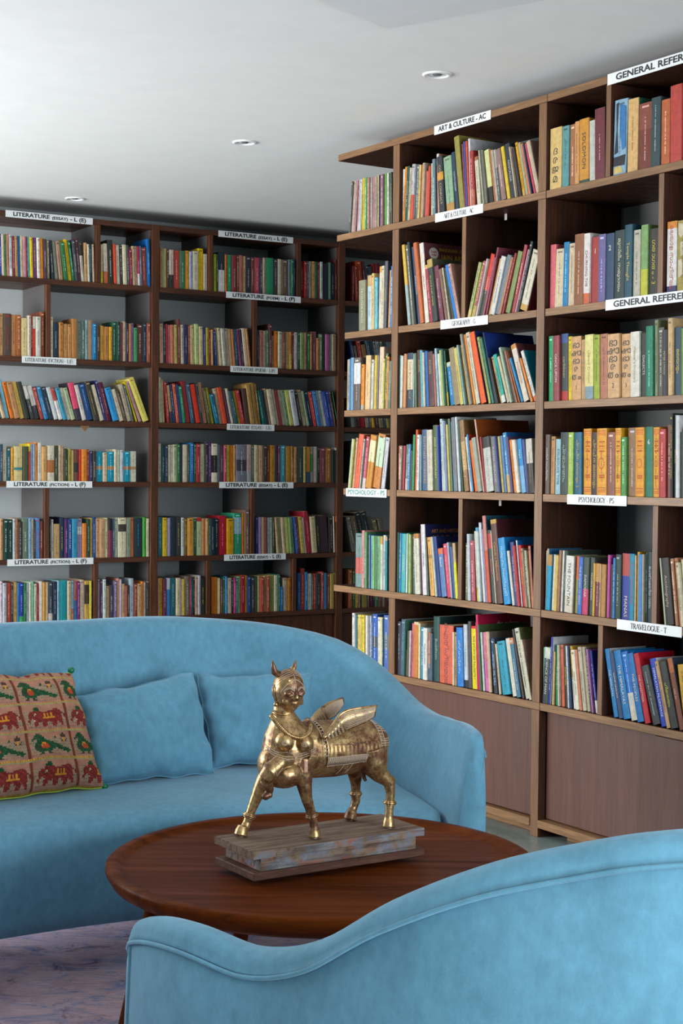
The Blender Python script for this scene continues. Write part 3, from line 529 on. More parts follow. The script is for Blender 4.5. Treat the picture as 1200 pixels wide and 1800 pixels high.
('B', 'top row', 'first bay', 0, 340, 3.75, 0, "<-6 -40/270/8a4038 -18/268/d0c8b0 0/265/30408a 16/270/c8b8a0 32/270/60a058 50/265/d08878 66/270/c0c0c0/b=e8e8e8:.2 88/280/7a3030 105/285/b08860 122/280/2068a0 140/280/d8c8a0 158/285/c88890 180/285/6a3438 190/288/50a0a8 203/290/e8c830 222/290/6a3468/i=c8c048 248/292/e0dcc8 268/295/e08830 290/300/504048 315/305/6a6250 <-22 340/310/2a3434 365/312/787870 <-25 392/318/b08c70 <-28 425/325/2f6a3c <-32 455/305/e8c028 480/320/2a6a48 <-24 498/310/44484c 518/300/4a2c34 <-20 540/320/c8c0b0/t=303030:.35 <-6 560/325/c0986c 582/335/d8d0b8 595/335/1c4858 615/335/d0b090", 632),
('B', 'top row', 'second bay', 0, 340, 3.75, 0, "<0 668/335/d0c090/b=d0c030:.3 <-8 690/330/d8c8b8/b=c86840:.3 718/305/30342c/i=c8d0c8 755/335/c84830 772/340/e0dcc8 795/345/403830 815/338/d8d0b0 840/342/50504c 858/370/782838 876/348/c8a888 895/348/a08878 910/350/a02838/b=d8d0c8:.3 925/348/607898 938/355/8a4438 975/300/1868b0/c=1868b0", 1000),
('B', 'second row', 'first bay', 0, 340, 3.75, 1, "<0 -20/790/604838 0/790/c89a68 25/790/504038/i=a82828 78/798/b88050 112/800/9a5830 142/820/e0c890 185/805/c8beb0 205/805/a84038 218/810/e8e0d0/b=d84c38:.7 238/812/c8c8b8 270/780/904c30", 297),
('B', 'second row', 'second bay', 0, 340, 3.75, 1, "<0 335/815/d8c8a8 350/855/1f3444 390/850/b87c40 420/860/c08c54 448/862/c8905c 475/825/a87440 510/835/788474/i=404838 540/838/506460/i=c8d0c8 562/835/88a8a4 582/835/a08068 612/857/1878b0 638/875/403428 662/872/c89040/i=604020 690/878/b07840 722/880/d0a030 742/845/28503c 770/845/204030 795/850/5a2830 808/845/c8b090 830/855/302838 848/858/b87850 868/855/8070a0 885/885/48905c 908/862/5a3428/i=d0c8c0 945/855/1f3044 970/855/8c4c38", 1000),
('B', 'third row', 'first bay', 0, 650, 3.75, 2, "<-55 -45/80/d0b070 -18/95/78a8b8 18/110/c0a888 40/62/80b8c8 72/85/e07828 97/85/b8885c 137/85/d8b058 167/85/30342c 205/110/38383a/t=d8d0c8:.4 234/110/d8d0c8/b=303438:.4 272/120/984038 297/115/3078a8/i=c0d0e0 327/120/283848 362/120/c8ccc8 392/125/e0dcd8/t=a83830:.4 420/125/3890a8 447/125/c0b8a8 472/125/a8b890 502/90/38303c/t=e05070:.7 544/105/c8c0b8 572/100/20487c <-62 620/85/3a3830/i=c0a060 662/105/d0c4a8 690/75/343870/i=c8ccd8 <-58 706/90/501830 747/125/3090c8 792/135/d8ccb0/i=a85040 822/140/504030 842/100/b8a890 872/105/505450 <-85 900/85/d8c828 920/85/b88890 <-100 948/65/e4d86c/i=b06838", 990),
('B', 'fourth row', 'first bay', 0, 650, 3.75, 3, "<0 -20/500/a83830 0/490/304050 20/512/d8ccb0 48/515/1f5868/i=d0d0c8 75/515/d89838 95/505/d0bc84/B=308080:.6:.68 150/505/484c38 190/488/e8d030/b=d05030:.8 205/490/7888b0 218/488/98a8b0 235/478/d08038 250/480/e0d8c8 278/505/c89c60 312/500/d8ccb4/B=b06838:.4:.75 360/500/4a5038 390/498/c8b094 410/500/b09070 425/525/303828 448/520/988c40 470/530/b8a868 488/530/704038/B=303030:.4:.7 520/525/c04038/b=c84030:.6 540/525/d88830/i=a03030 575/525/a8382c 590/535/283050 610/535/40382c 635/538/1888a0/B=b88050:.48:.6 680/545/d8c0a0 710/540/1888a0/B=b88050:.48:.6 755/525/d0c4a8 775/530/b8c0a8 795/530/b0bcc0 817/540/1888a0/B=a87048:.48:.6 860/538/d0d0b8/B=c09068:.5:.6", 902),
('B', 'fifth row', 'first bay', 0, 880, 3.75, 4, "<0 -22/125/383048 0/120/b08860 22/125/183c30/i=c8d0c8 55/125/183c34/i=c8d0c8 88/122/c8c8d0 105/120/b07850 122/140/403430 148/118/607060 190/118/80a8c8 208/120/d8d0c0 225/130/383028 236/118/5888c0/i=c04c60 266/135/784030", 290),
('B', 'fifth row', 'second bay', 0, 880, 3.75, 4, "<0 328/120/303438 340/125/c0b8b0 355/155/c09c68 398/112/203048/i=c0b040 428/122/502858 450/125/204078/i=d8dce0 476/120/3888a8 512/120/9888a8/B=d8d8d8:.2:.4 545/150/d88038 572/122/28402c 595/115/c8a050 612/110/204880 633/118/c89c78 658/120/c0946c 693/115/d8d4a0 715/122/702c40/t=202428:.3 742/118/405060 757/118/a8b0a0 780/115/d4ccac/B=38342c:.16:.35 833/115/808470 865/115/c06c38 885/115/203038/i=2898c8 943/112/489838 965/118/c0b8a0", 985),
('B', 'lowest row', 'first bay', 0, 880, 3.75, 5, "<0 -30/540/38588c -12/545/d0b880 0/535/d8c8d0 20/545/b8bcc8 45/545/b84c38 75/540/40383c 90/540/c8a060 118/545/3888c8 132/545/2c3c90/b=48a060:.15 160/545/286840 175/545/a8b0b8 195/540/c8c8b0 208/535/78b090 225/550/d0ccb8 245/550/b83c30 262/535/e0dcd4 285/540/c89040 302/540/c8b090 320/540/384048/b=c8c0b8:.2 350/535/1f2c40 378/530/88b8c8 395/528/1f8890 445/530/d0b898 470/530/88b0c0/b=d08860:.3 490/530/b86060/b=3070a8:.5 512/535/6a2c60 530/525/c8b098 560/530/c09c50/B=302820:.1:.6 592/530/d8c848 605/530/283430", 615),
('B', 'lowest row', 'second bay', 0, 880, 3.75, 5, "<0 648/520/a8a8b8 662/525/502c50 678/520/c8d8d0 700/565/c09468 723/560/403c50/i=c8c8c8 752/530/706880 775/515/d89080 792/520/b8b0b8 805/550/c0987c 828/560/905040 840/560/40383c/i=c8b898 858/515/a8b4c0 885/550/7c3c30 905/550/b89468 935/535/e08030 952/540/c8c0b0 964/540/303030 975/535/a89070", 987),
('B', 'top row', 'third bay', 270, 380, 3.4286, 0, "<0 40/190/a87848 55/195/80b098 66/195/c8a868 80/200/403828 93/202/c8b8a8/b=302c2c:.35 122/205/b04840 160/208/40684c 193/207/d89838 218/212/a0a8b8 237/210/c8c0a8 272/193/e0c020/c=d0b428 304/227/c0b098", 330),
('B', 'top row', 'fourth bay', 270, 380, 3.4286, 0, "<0 365/228/a8b838 380/230/3c3c30 392/215/203038/b=d8d8d0:.55 432/230/c87030 447/232/2c8860 475/235/7a3038/i=c0b8a8 502/235/805038 520/235/a06858 543/240/c8a078 560/242/283038/i=c8c8a8 590/248/704038 610/248/a84858/i=d0c0c0 645/248/304050 662/250/a89078 680/250/2c8058 726/258/403c40 750/258/c0b8a0 775/262/605040 812/262/707c88 828/262/306848 845/265/283c70", 860),
('B', 'top row', 'fifth bay', 270, 380, 3.4286, 0, "<0 890/270/681c1c 907/272/a83028 925/272/303c50 935/272/988870 952/272/c89c60 975/275/20503c 988/275/8c3c30 1005/275/a8a8a0 1020/285/182830 1055/280/507860 1068/285/182430/i=a09880 1095/262/5c3028 1112/262/68362c", 1140),
('B', 'second row', 'third bay', 270, 380, 3.4286, 1, "<-3 37/648/b89078 60/655/28303c 78/650/a82c34 92/655/c08088 105/655/b06850 125/655/b8a860 145/622/6a3830/c=584848 165/655/c0b0a0 185/655/242c50 210/658/b85038 225/658/c0ac80 250/650/a8b878 275/665/d0bc94 300/670/303868 318/672/a8982c 335/680/a84c3c 350/685/c09870 <-16 372/690/24406c 390/675/a88870 400/675/b8b090 420/678/c8c4b0 440/678/b8b0a0 465/680/b89068 485/682/a06c40 498/682/1c5878 <-22 520/685/a85c80 538/685/2c2838 552/678/c8b098 575/680/c08c50 585/675/a85838", 597),
('B', 'second row', 'fourth bay', 270, 380, 3.4286, 1, "<0 628/685/1c4858 640/688/b87868 662/690/b09080 680/688/487858 695/650/5c3438/c=4c3030 715/720/c09070 730/692/d07828 752/695/b8b8a0/i=504838 775/700/704838 795/698/c09868 820/698/b87838/b=d0b040:.4 835/700/7c3038 850/700/c0b8b8 870/700/284430 885/702/788858 908/702/987858 922/705/2c5838 945/710/b08848 955/695/7c4850 985/735/b87c50 1000/710/687858 1020/710/28382c 1038/712/985080 1060/715/708078 1075/712/a88c70 1095/715/a8a898 1110/715/303c30 1130/715/247838", 1150),
('B', 'third row', 'second bay', 270, 640, 3.4286, 2, "<-14 38/80/c8c0a8 58/95/b8a078 <-28 83/105/8c2c2c 103/130/b89870/b=283048:.3 120/125/284060 140/120/a84c38 158/125/304878 178/135/287858 <-34 200/105/8c2c30 230/120/304c60 <-38 258/125/d84028 290/115/203038 302/115/b07c5c 332/145/504c30 352/145/b8b030 376/185/1c6078 400/150/b8a890 420/145/c84c30 450/160/603848 470/150/c8c4b0 490/165/304c50 515/165/d0b028 532/160/a83438 <-24 555/150/4c3830 <-30 585/125/a8844c 612/115/9c7840 635/120/846438 <-34 658/160/1c6860 678/160/182c34 697/150/a88c70 715/155/c0b49c 745/155/a8a090 760/160/8c3434 780/160/b0a890 803/160/789070 825/160/b8b868 850/160/b0b4b8 882/170/202428 <-36 902/160/a89878 928/165/789078 942/170/203040 968/170/b03c34 990/165/3068a0 1010/165/a8b4c0 1030/165/c0c8c8 1050/168/304890 1070/168/38509c 1092/165/5c3830 1112/170/387858", 1140),
('B', 'fourth row', 'second bay', 270, 640, 3.4286, 3, "<0 30/480/c0b8a8 48/490/1c3c40 70/490/303850 90/488/c8bc98 105/488/d0d0c8 118/485/b0b490/i=404838 142/482/2c6438 160/485/303c54 178/485/c8b8a0 205/485/506848 222/475/2868a0 245/480/28503c 260/480/982830 282/482/c0bc9c 310/470/303030 330/470/502858 348/480/d8d0b8/B=202020:.3:.75 385/485/78848c 402/490/503840 425/490/a84c60 440/488/b8a030 460/490/e08028 485/490/b88c60 500/485/70707c/B=383840:.4:.7 560/485/b89c94/b=a0a0a0:.3 590/490/404c40 605/488/c8b898 630/490/c8a480/i=b04038 660/490/383028 685/490/984c28 705/490/a8782c 735/490/302c48 750/490/6c3448 765/490/3c808c 800/495/a8782c 830/495/7c5828 848/500/b08050 865/500/30403c 905/498/98884c 918/498/c8883c/b=304868:.3 945/498/888478/B=407840:.2:.7 965/498/b8a8a0 990/500/182420 1005/505/6c3c40 1040/505/8c5c2c 1075/520/182420 1098/505/b8b8b0/i=304048 1125/510/a8882c", 1138),
('B', 'fifth row', 'third bay', 270, 850, 3.243, 4, "<0 28/190/206068 52/195/d0b030 78/197/a098b8 98/190/202c38 130/190/303830/i=a8a860 160/195/d0d0cc 178/198/604c28/i=c8b030 195/198/c89040/i=584020 230/200/206040 248/195/b8c090/t=b83030:.1 278/200/b07850 298/200/c89c60 315/198/405850 325/200/182c34/b=182c34:.3 348/200/182830 375/185/a81c2c/c=981824 420/200/c8981c/i=503810 460/170/2c8868/B=90b0c0:.1:.5 505/170/d07828 520/152/705848", 552),
('B', 'fifth row', 'fourth bay', 270, 850, 3.243, 4, "<-2 585/190/283c78 602/192/a088b0 620/192/a08060 635/192/783c38 650/195/90a8b0 662/195/c8ccc0 680/195/48503c <-14 705/195/a89470 722/195/a8a078 740/195/c0a888 758/195/a8b060 780/195/70905c 797/195/80b0a0 <-18 814/192/304c90 828/192/984c34 843/192/d0bc60 865/195/a88c90 <-24 880/162/982434 <-14 905/190/c8b890 935/185/30342c/i=b0a030 960/185/3c2830 <-4 1005/190/2c2828/i=a89088 1030/188/d8d0c0 1042/188/c86c30 1058/188/485848", 1068),
('B', 'lowest row', 'third bay', 270, 850, 3.243, 5, "<0 25/540/c89068 38/540/b88c28 55/545/602840 75/540/3878b8/t=b8c0c8:.3 98/540/205c68/i=a0b0b0 130/540/c8b898/i=605840 155/545/c0b8a0 165/545/b89848 180/530/685c50 205/535/a83c30 215/535/3068a0 228/535/303028 240/530/c0a080 255/525/b0a8b8 270/545/28302c/i=c0b040", 298),
('B', 'lowest row', 'fourth bay', 270, 850, 3.243, 5, "<0 332/535/c06c20 368/540/b8b088 382/545/784840 398/535/28684c 410/530/3878a8 420/540/c8b8a0 445/545/302838 458/540/a83868 470/540/48808c 482/530/788c64 500/525/901c24 520/525/c88840 535/530/204070 555/535/3c3c40 580/530/283828 590/530/c8b880 610/535/a84034 630/530/b8a070 645/530/a84c3c 660/525/908c50 690/525/c8c4a8 710/520/306050 725/590/2868a8 740/540/b8a088 765/540/c07c30", 790),
('B', 'lowest row', 'fifth bay', 270, 850, 3.243, 5, "<0 822/510/1c5888 842/485/8c302c 865/505/3070a0 880/515/c8ccc0 905/520/605048 915/515/983c38 930/515/2c2c30 955/505/a84c3c 972/510/3878a8 990/515/784c38 1010/515/a88c48 1035/510/708c34 1050/505/b8b060 1065/505/5c6c70", 1075),
('B', 'top row', 'corner bay', 600, 440, 11.25, 0, "<0 222/310/5c2028 <-30 290/320/7c3020 <-70 365/215/9c3c18 <-60 470/225/4c2430 540/300/2c2c2c 600/320/303840 670/280/7c1c18 740/265/5c1820 820/300/302828 900/300/483028", 990),
('B', 'second row', 'corner bay', 600, 590, 10.59, 1, "<-90 240/100/1c2c50 300/200/605850 370/100/8c3428 460/180/7c5c38 540/100/384850 600/110/283c50 670/100/585850 720/110/606c70 790/110/6c6448 850/110/20303c", 920),
('B', 'third row', 'corner bay', 600, 590, 10.59, 2, "<-60 205/1180/606460 270/1160/302824 300/1180/5c2c30 380/1160/9c1c28 470/1180/787468 540/1180/6c5c50 590/1170/b08c28 640/1190/4c3430 720/1180/6c6448 800/1180/405878 860/1180/a08830", 910),
('B', 'fourth row', 'corner bay', 600, 750, 12, 3, "<0 205/330/303428 280/300/605040 360/330/28384c 440/320/6c3028 520/330/807858 600/310/384830 680/330/504848", 760),
('B', 'fifth row', 'corner bay', 600, 890, 10.59, 4, "<-130 215/200/605c58 300/200/5c5040 <-150 400/130/1c2020 500/120/202828 <-130 610/210/585850 700/260/706848 <-110 790/250/60584c", 880),
('B', 'lowest row', 'corner bay', 600, 890, 10.59, 5, "<0 140/1180/8c5030 210/1190/385838 270/1180/90702c 330/1190/787478 350/1180/28303c 380/1190/908040 480/1190/604c50 530/1180/581c24 600/1190/2c2828 640/1190/405c48 700/1190/5c4038 760/1190/80705c 820/1190/784040", 880),
]
def hexc(s): return lin(s)
def lum(c): return .3*c[0]+.59*c[1]+.11*c[2]
NAMES = [((.85,.85,.85),'white'),((.80,.78,.68),'cream'),((.86,.78,.60),'buff'),((.62,.62,.62),'grey'),((.45,.48,.50),'slate grey'),((.28,.30,.31),'charcoal'),((.16,.18,.20),'black'),
 ((.76,.60,.42),'tan'),((.55,.40,.28),'brown'),((.36,.22,.18),'dark brown'),((.45,.18,.20),'maroon'),((.70,.22,.22),'red'),((.84,.36,.26),'vermilion'),((.72,.45,.36),'terracotta'),
 ((.90,.60,.20),'orange'),((.90,.80,.25),'yellow'),((.82,.78,.50),'pale yellow'),((.66,.70,.28),'olive green'),((.45,.65,.35),'green'),((.20,.45,.32),'deep green'),((.14,.28,.25),'bottle green'),
 ((.45,.70,.72),'turquoise'),((.15,.52,.62),'teal'),((.20,.52,.78),'bright blue'),((.55,.70,.82),'pale blue'),((.22,.32,.58),'royal blue'),((.15,.24,.36),'navy'),((.40,.38,.58),'purple'),
 ((.85,.50,.55),'pink'),((.70,.56,.58),'dusty mauve'),((.45,.25,.35),'plum'),((.55,.56,.42),'khaki'),((.36,.44,.34),'moss green')]
def cname(h):
    c = [int(h[i:i+2], 16)/255 for i in (0, 2, 4)]
    return min(NAMES, key=lambda n: sum((a-b)**2*w_ for a, b, w_ in zip(c, n[0], (1, 1.1, 1))))[1]
ORD = ['first','second','third','fourth','fifth','sixth','seventh','eighth','ninth','tenth','eleventh','twelfth','thirteenth','fourteenth','fifteenth','sixteenth','seventeenth','eighteenth','nineteenth','twentieth']
def ordinal(i):
    if i <= 20: return ORD[i-1]
    tens = {2: 'twenty', 3: 'thirty', 4: 'forty', 5: 'fifty'}[i//10]
    tens_th = {2: 'twentieth', 3: 'thirtieth', 4: 'fortieth', 5: 'fiftieth'}[i//10]
    return tens_th if i % 10 == 0 else tens+'-'+ORD[i % 10-1]
def adj(c, g):
    """photographed colour (in linear light) -> surface colour"""
    m = max(c); k = g*(1-.25*m); l_ = lum(c); s_ = 1.02
    return tuple(max(.004, min(.9, (l_+(q-l_)*s_)*k)) for q in c)
GAIN = {'1': .75, '2': .74, 'B': .90}
books = []
planes = {'1': P1, '2': P2, 'B': PB}
for pl, row, bay, x0, y0, s_, zi, spec, end in BAYS:
    plane = planes[pl]; z = ZS[zi+1]; lst = []; lean = 0
    rec0 = .006
    for tok in spec.split():
        if tok[0] == '<': lean = float(tok[1:]); continue
        p_ = tok.split('/'); b = dict(x=x0+float(p_[0])/s_, top=y0+float(p_[1])/s_, col=p_[2], lean=lean/s_)
        b['opt'] = {}
        for q in p_[3:]:
            if '=' in q: b['opt'][q[0]] = q[2:]
            else: b['opt'][q] = ''
        lst.append(b)
    xe = x0+end/s_
    ub = plane.u_at(lst[0]['x'], z, .008); ue = plane.u_at(xe, z, .008)
    mem = [(a_, b_) for p_k, z_k, a_, b_ in MEMBERS if p_k == pl and z_k in (None, zi)]
    WLm = max([b_ for a_, b_ in mem if (a_+b_)/2 < ub+.004] or [-99]); WRm = min([a_ for a_, b_ in mem if (a_+b_)/2 > ue-.03] or [99])
    for i, b in enumerate(lst):
        b['xe'] = lst[i+1]['x'] if i+1 < len(lst) else xe
        b['rec'] = rec0 + random.random()*.012
        b['u0'] = plane.u_at(b['x'], z, b['rec']*0+.008); b['u1'] = plane.u_at(b['xe'], z, .008)
        h0 = plane.z_at(b['u0'], .008, b['top'])-z
        # picture verticals lean a little: take that off
        xt, yt = proj(plane.p(b['u0'], .008, z+h0)); xb, yb_ = proj(plane.p(b['u0'], .008, z))
        pxm = proj(plane.p(b['u0']+.01, .008, z))[0]-xb
        b['tan'] = (b['lean']-(xt-xb)*0)/pxm*.01/max(h0, .05) - ((xt-xb)/pxm*.01/max(h0, .05))
        b['h'] = h0
    # neighbours must not cut into each other: set widths from the tighter of base and top spacing
    for i, b in enumerate(lst):
        du = b['u1']-b['u0']
        if i+1 < len(lst):
            n_ = lst[i+1]; hm = min(b['h'], n_['h'])
            if du + hm*(n_['tan']-b['tan']) < .55*du: n_['tan'] = b['tan'] - .45*du/hm
            top = du + hm*(n_['tan']-b['tan'])
        else:
            hm = b['h']; top = du
        b['w'] = max(.004, min(du, top)*.97)
        b['u0'] = max(b['u0'], WLm+.0012)
        b['tan'] = max(b['tan'], (WLm+.0012-b['u0'])/b['h']) if b['tan'] < 0 else b['tan']
        if b['u0']+b['w'] > WRm-.001: b['w'] = max(.004, WRm-.001-b['u0'])
        if b['tan'] > 0: b['tan'] = max(0, min(b['tan'], (WRm-.0015-b['u0']-b['w'])/b['h']))
    for i, b in enumerate(lst):      # forward: nothing leans into the book before it
        if i:
            a = lst[i-1]; hm = min(a['h'], b['h']); b['tan'] = max(b['tan'], a['tan']+(a['u0']+a['w']-b['u0']+.0002)/hm)
    for i in range(len(lst)-1, 0, -1):   # backward: nothing leans into the one after it
        a, b = lst[i-1], lst[i]; hm = min(a['h'], b['h']); b_top = b['u0']+hm*b['tan']
        if a['u0']+a['w']+hm*a['tan'] > b_top: a['tan'] = (b_top-.0002-a['u0']-a['w'])/hm
        lo_ = (WLm+.0012-a['u0'])/a['h']
        if a['tan'] < lo_: a['tan'] = lo_; a['w'] = max(.003, b_top-.0002-a['u0']-hm*a['tan'])
    for i, b in enumerate(lst):
        if i == len(lst)-1 and b['tan'] > 0: b['tan'] = max(0, min(b['tan'], (WRm-.0015-b['u0']-b['w'])/b['h']))
        cs = 1/math.sqrt(1+b['tan']**2); b['th'] = math.atan(b['tan']); b['wd'] = b['w']*cs
        b['hh'] = b['h']/cs - (b['wd']*abs(math.sin(b['th'])) if b['tan'] < 0 else 0)*0
        b.update(pl=pl, row=row, bay=bay, zi=zi, z=z, i=i+1)
        b['area'] = (b['xe']-b['x'])*(proj(plane.p(b['u0'], 0, z))[1]-b['top'])
        if b['xe'] < 3 or b['x'] > 1197: b['area'] = 0
    zc = ZS[zi]-T-.006
    for b in lst: b['hh'] = min(b['hh'], (zc-z)/math.cos(b['th']) - abs(math.sin(b['th']))*b['wd'])
    books += lst
rank = sorted(books, key=lambda b: -b['area'])
keep = set(id(b) for b in rank[:300])
mat_cover = M_BOOK
def book_geom(b):
    """returns (verts, faces, facecolours) for the cover, and the same for the page block; frame: x thickness, y inward, z up, origin at the resting corner"""
    w_, h = b['wd'], b['hh']; g = GAIN[b['pl']]; o = b['opt']
    dep = float(o['d']) if 'd' in o else min(.26, h*(.68+.06*((b['i']*37) % 10)/10))
    dep = min(dep, D-.03)
    base = adj(hexc(b['col']), g); cov = adj(hexc(o['c']), g) if 'c' in o else base
    lv = [0., h]; bands = []
    for key in ('b', 't', 'B'):
        if key in o:
            q = o[key].split(':')
            if key == 'b': bands.append((0, float(q[1])*h, q[0]))
            elif key == 't': bands.append((h-float(q[1])*h, h, q[0]))
            else: bands.append((h-float(q[2])*h, h-float(q[1])*h, q[0]))
            lv += [bands[-1][0], bands[-1][1]]
    lv = sorted(set(round(x_, 5) for x_ in lv))
    t = min(.0016, w_*.18); r = min(w_*.22, .004)
    # outline: spine bulges a little
    ol = [(0, dep), (0, r), (r*.35, r*.3), (w_*.3, -.0002), (w_*.7, -.0002), (w_-r*.35, r*.3), (w_, r), (w_, dep), (w_-t, dep), (w_-t, t+r*.4), (t, t+r*.4), (t, dep)]
    n = len(ol); v = []; f = []; fc = []
    for z_ in lv: v += [(x_, y_, z_) for x_, y_ in ol]
    for k in range(len(lv)-1):
        zm = (lv[k]+lv[k+1])/2; cc = base
        for a_, b_, hx in bands:
            if a_ <= zm <= b_: cc = adj(hexc(hx), g)
        for j in range(n):
            j2 = (j+1) % n
            f.append((k*n+j, k*n+j2, (k+1)*n+j2, (k+1)*n+j))
            fc.append(cov if j in (0, 6, 7, 8, 9, 10, 11) else cc)
    K = (len(lv)-1)*n
    # caps as three quads: two boards and the spine strip
    for off, flip in ((0, True), (K, False)):
        for q in ((0, 1, 10, 11), (1, 2, 3, 10), (3, 4, 9, 10), (4, 5, 6, 9), (6, 7, 8, 9)):
            ff = tuple(off+k_ for k_ in q); f.append(ff if flip else ff[::-1]); fc.append(base)
    # lettering and bands printed on the spine where the photograph shows only illegible strokes
    if 'n' not in o and 'w' not in o and w_ > .0065:
        rs = random.Random(b['i']*91+b['zi']*7+int(b['x']))
        ink = adj(hexc(o['i']), g) if 'i' in o else ((min(1, base[0]*.35), base[1]*.33, base[2]*.33) if lum(base) > .16 else tuple(min(.75, q*2.2+.22) for q in base))
        if 'i' in o or rs.random() < .8:
            z_ = h*rs.uniform(.12, .3); zt = h*rs.uniform(.62, .9); y_ = -.0006; cxx = w_/2; hw = min(w_*.22, .0035)
            while z_ < zt:
                ln = rs.uniform(.0022, .005); a_ = hw*rs.uniform(.55, 1); i_ = len(v)
                v += [(cxx-a_, y_, z_), (cxx+a_*rs.uniform(.5, 1), y_, z_), (cxx+a_, y_, z_+ln*.62), (cxx-a_*rs.uniform(.4, 1), y_, z_+ln*.62)]
                f.append((i_, i_+1, i_+2, i_+3)); fc.append(ink)
                z_ += ln*(1 if rs.random() < .84 else 2.2)
            if rs.random() < .5 and w_ > .01:
                i_ = len(v); zz = h*.93; v += [(w_*.25, y_, zz), (w_*.75, y_, zz), (w_*.75, y_, zz+.006), (w_*.25, y_, zz+.006)]; f.append((i_, i_+1, i_+2, i_+3)); fc.append(ink)
    if 'M' in o:   # orange volumes with red rules and an emblem
        red = adj(hexc('c84818'), g)
        for a_, b_ in ((.05, .06), (.075, .085), (.11, .12), (.90, .91), (.925, .935), (.955, .965), (.77, .774), (.70, .704)):
            i_ = len(v); v += [(w_*.12, -.0006, h*a_), (w_*.88, -.0006, h*a_), (w_*.88, -.0006, h*b_), (w_*.12, -.0006, h*b_)]; f.append((i_, i_+1, i_+2, i_+3)); fc.append(red)
        for zc_, rr in ((.80, .18), (.735, .2), (.66, .2), (.30, .18), (.27, .2)):
            for q in range(4):
                xx = w_*(.28+.14*q); i_ = len(v); v += [(xx, -.0006, h*zc_-.003), (xx+w_*.1, -.0006, h*zc_-.002), (xx+w_*.1, -.0006, h*zc_+.003), (xx, -.0006, h*zc_+.002)]; f.append((i_, i_+1, i_+2, i_+3)); fc.append(red)
        for q in range(14):
            a_ = q/14*2*math.pi; a2 = a_+.3; R1, R2 = w_*.3, w_*.25; i_ = len(v)
            v += [(w_/2+R1*math.cos(a_), -.0006, h*.48+R1*math.sin(a_)*1.3), (w_/2+R1*math.cos(a2), -.0006, h*.48+R1*math.sin(a2)*1.3), (w_/2+R2*math.cos(a2), -.0006, h*.48+R2*math.sin(a2)*1.3), (w_/2+R2*math.cos(a_), -.0006, h*.48+R2*math.sin(a_)*1.3)]
            f.append((i_, i_+1, i_+2, i_+3)); fc.append(red)
    if 'P' in o:   # black, white and blue picture jacket
        for pts, hx in (([(.15, .95), (.35, .97), (.3, .6), (.4, .3), (.1, .28), (.22, .6)], '20303c'), ([(.42, .95), (.9, .9), (.95, .35), (.7, .32), (.5, .55)], '3c7cb4'), ([(.05, .24), (.95, .26), (.9, .12), (.05, .12)], '282c30'), ([(.1, .1), (.6, .12), (.8, .03), (.1, .02)], 'd8c070')):
            i_ = len(v); v += [(w_*a_, -.0006, h*b_) for a_, b_ in pts]; f.append(tuple(range(i_, i_+len(pts)))[::-1]); fc.append(adj(hexc(hx), g))
    if 'P2' in o:
        for pts in ([(.1, .97), (.5, .95), (.6, .8), (.3, .76), (.1, .82)], [(.3, .7), (.9, .72), (.8, .52), (.35, .5)], [(.1, .45), (.5, .46), (.55, .25), (.15, .2)]):
            i_ = len(v); v += [(w_*a_, -.0006, h*b_) for a_, b_ in pts]; f.append(tuple(range(i_, i_+len(pts)))[::-1]); fc.append(adj(hexc('d8ccb0'), g))
    tp = .0018 if h > .1 else .001
    pv = [(x_, y_, z_) for z_ in (tp, h-tp) for x_, y_ in ((t, t+r*.4), (w_-t, t+r*.4), (w_-t, dep-.003), (t, dep-.003))]
    pf = [(0, 3, 2, 1), (4, 5, 6, 7), (0, 1, 5, 4), (1, 2, 6, 5), (2, 3, 7, 6), (3, 0, 4, 7)]
    if b['th'] > 0:   # rests on its other corner
        v = [(x_-w_, y_, z_) for x_, y_, z_ in v]; pv = [(x_-w_, y_, z_) for x_, y_, z_ in pv]
    return v, f, fc, pv, pf, dep
def book_mtx(b):
    plane = planes[b['pl']]
    u = b['u0'] if b['th'] <= 0 else b['u0'] + b['wd']/math.cos(b['th'])
    m = Matrix((plane.a, plane.n, Vector((0, 0, 1)))).transposed().to_4x4()
    m.translation = plane.p(u, b['rec'], b['z']+.0004)
    return m @ Matrix.Rotation(b['th'], 4, 'Y')
def colour_attr(me, fc):
    ca = me.color_attributes.new('Col', 'FLOAT_COLOR', 'CORNER'); arr = np.empty((len(me.loops), 4), np.float32); k = 0
    for p, c in zip(me.polygons, fc):
        arr[p.loop_start:p.loop_start+p.loop_total] = (*c, 1)
    ca.data.foreach_set('color', arr.ravel())
inks = {}
def ink_mat(h, g):
    if (h, g) not in inks: inks[(h, g)] = plain('spine_ink', adj(hexc(h), g), .6)
    return inks[(h, g)]
W90 = Matrix(((0, 1, 0, 0), (0, 0, -1, 0), (-1, 0, 0, 0), (0, 0, 0, 1)))     # text runs down the spine, faces the room
FRONT = Matrix(((1, 0, 0, 0), (0, 0, -1, 0), (0, 1, 0, 0), (0, 0, 0, 1)))
SIDE = Matrix(((0, 0, 1, 0), (1, 0, 0, 0), (0, 1, 0, 0), (0, 0, 0, 1)))       # on the cover that faces +x, reading inward
restv, restf, restc = [], [], []; rpv, rpf = [], []
texts = []
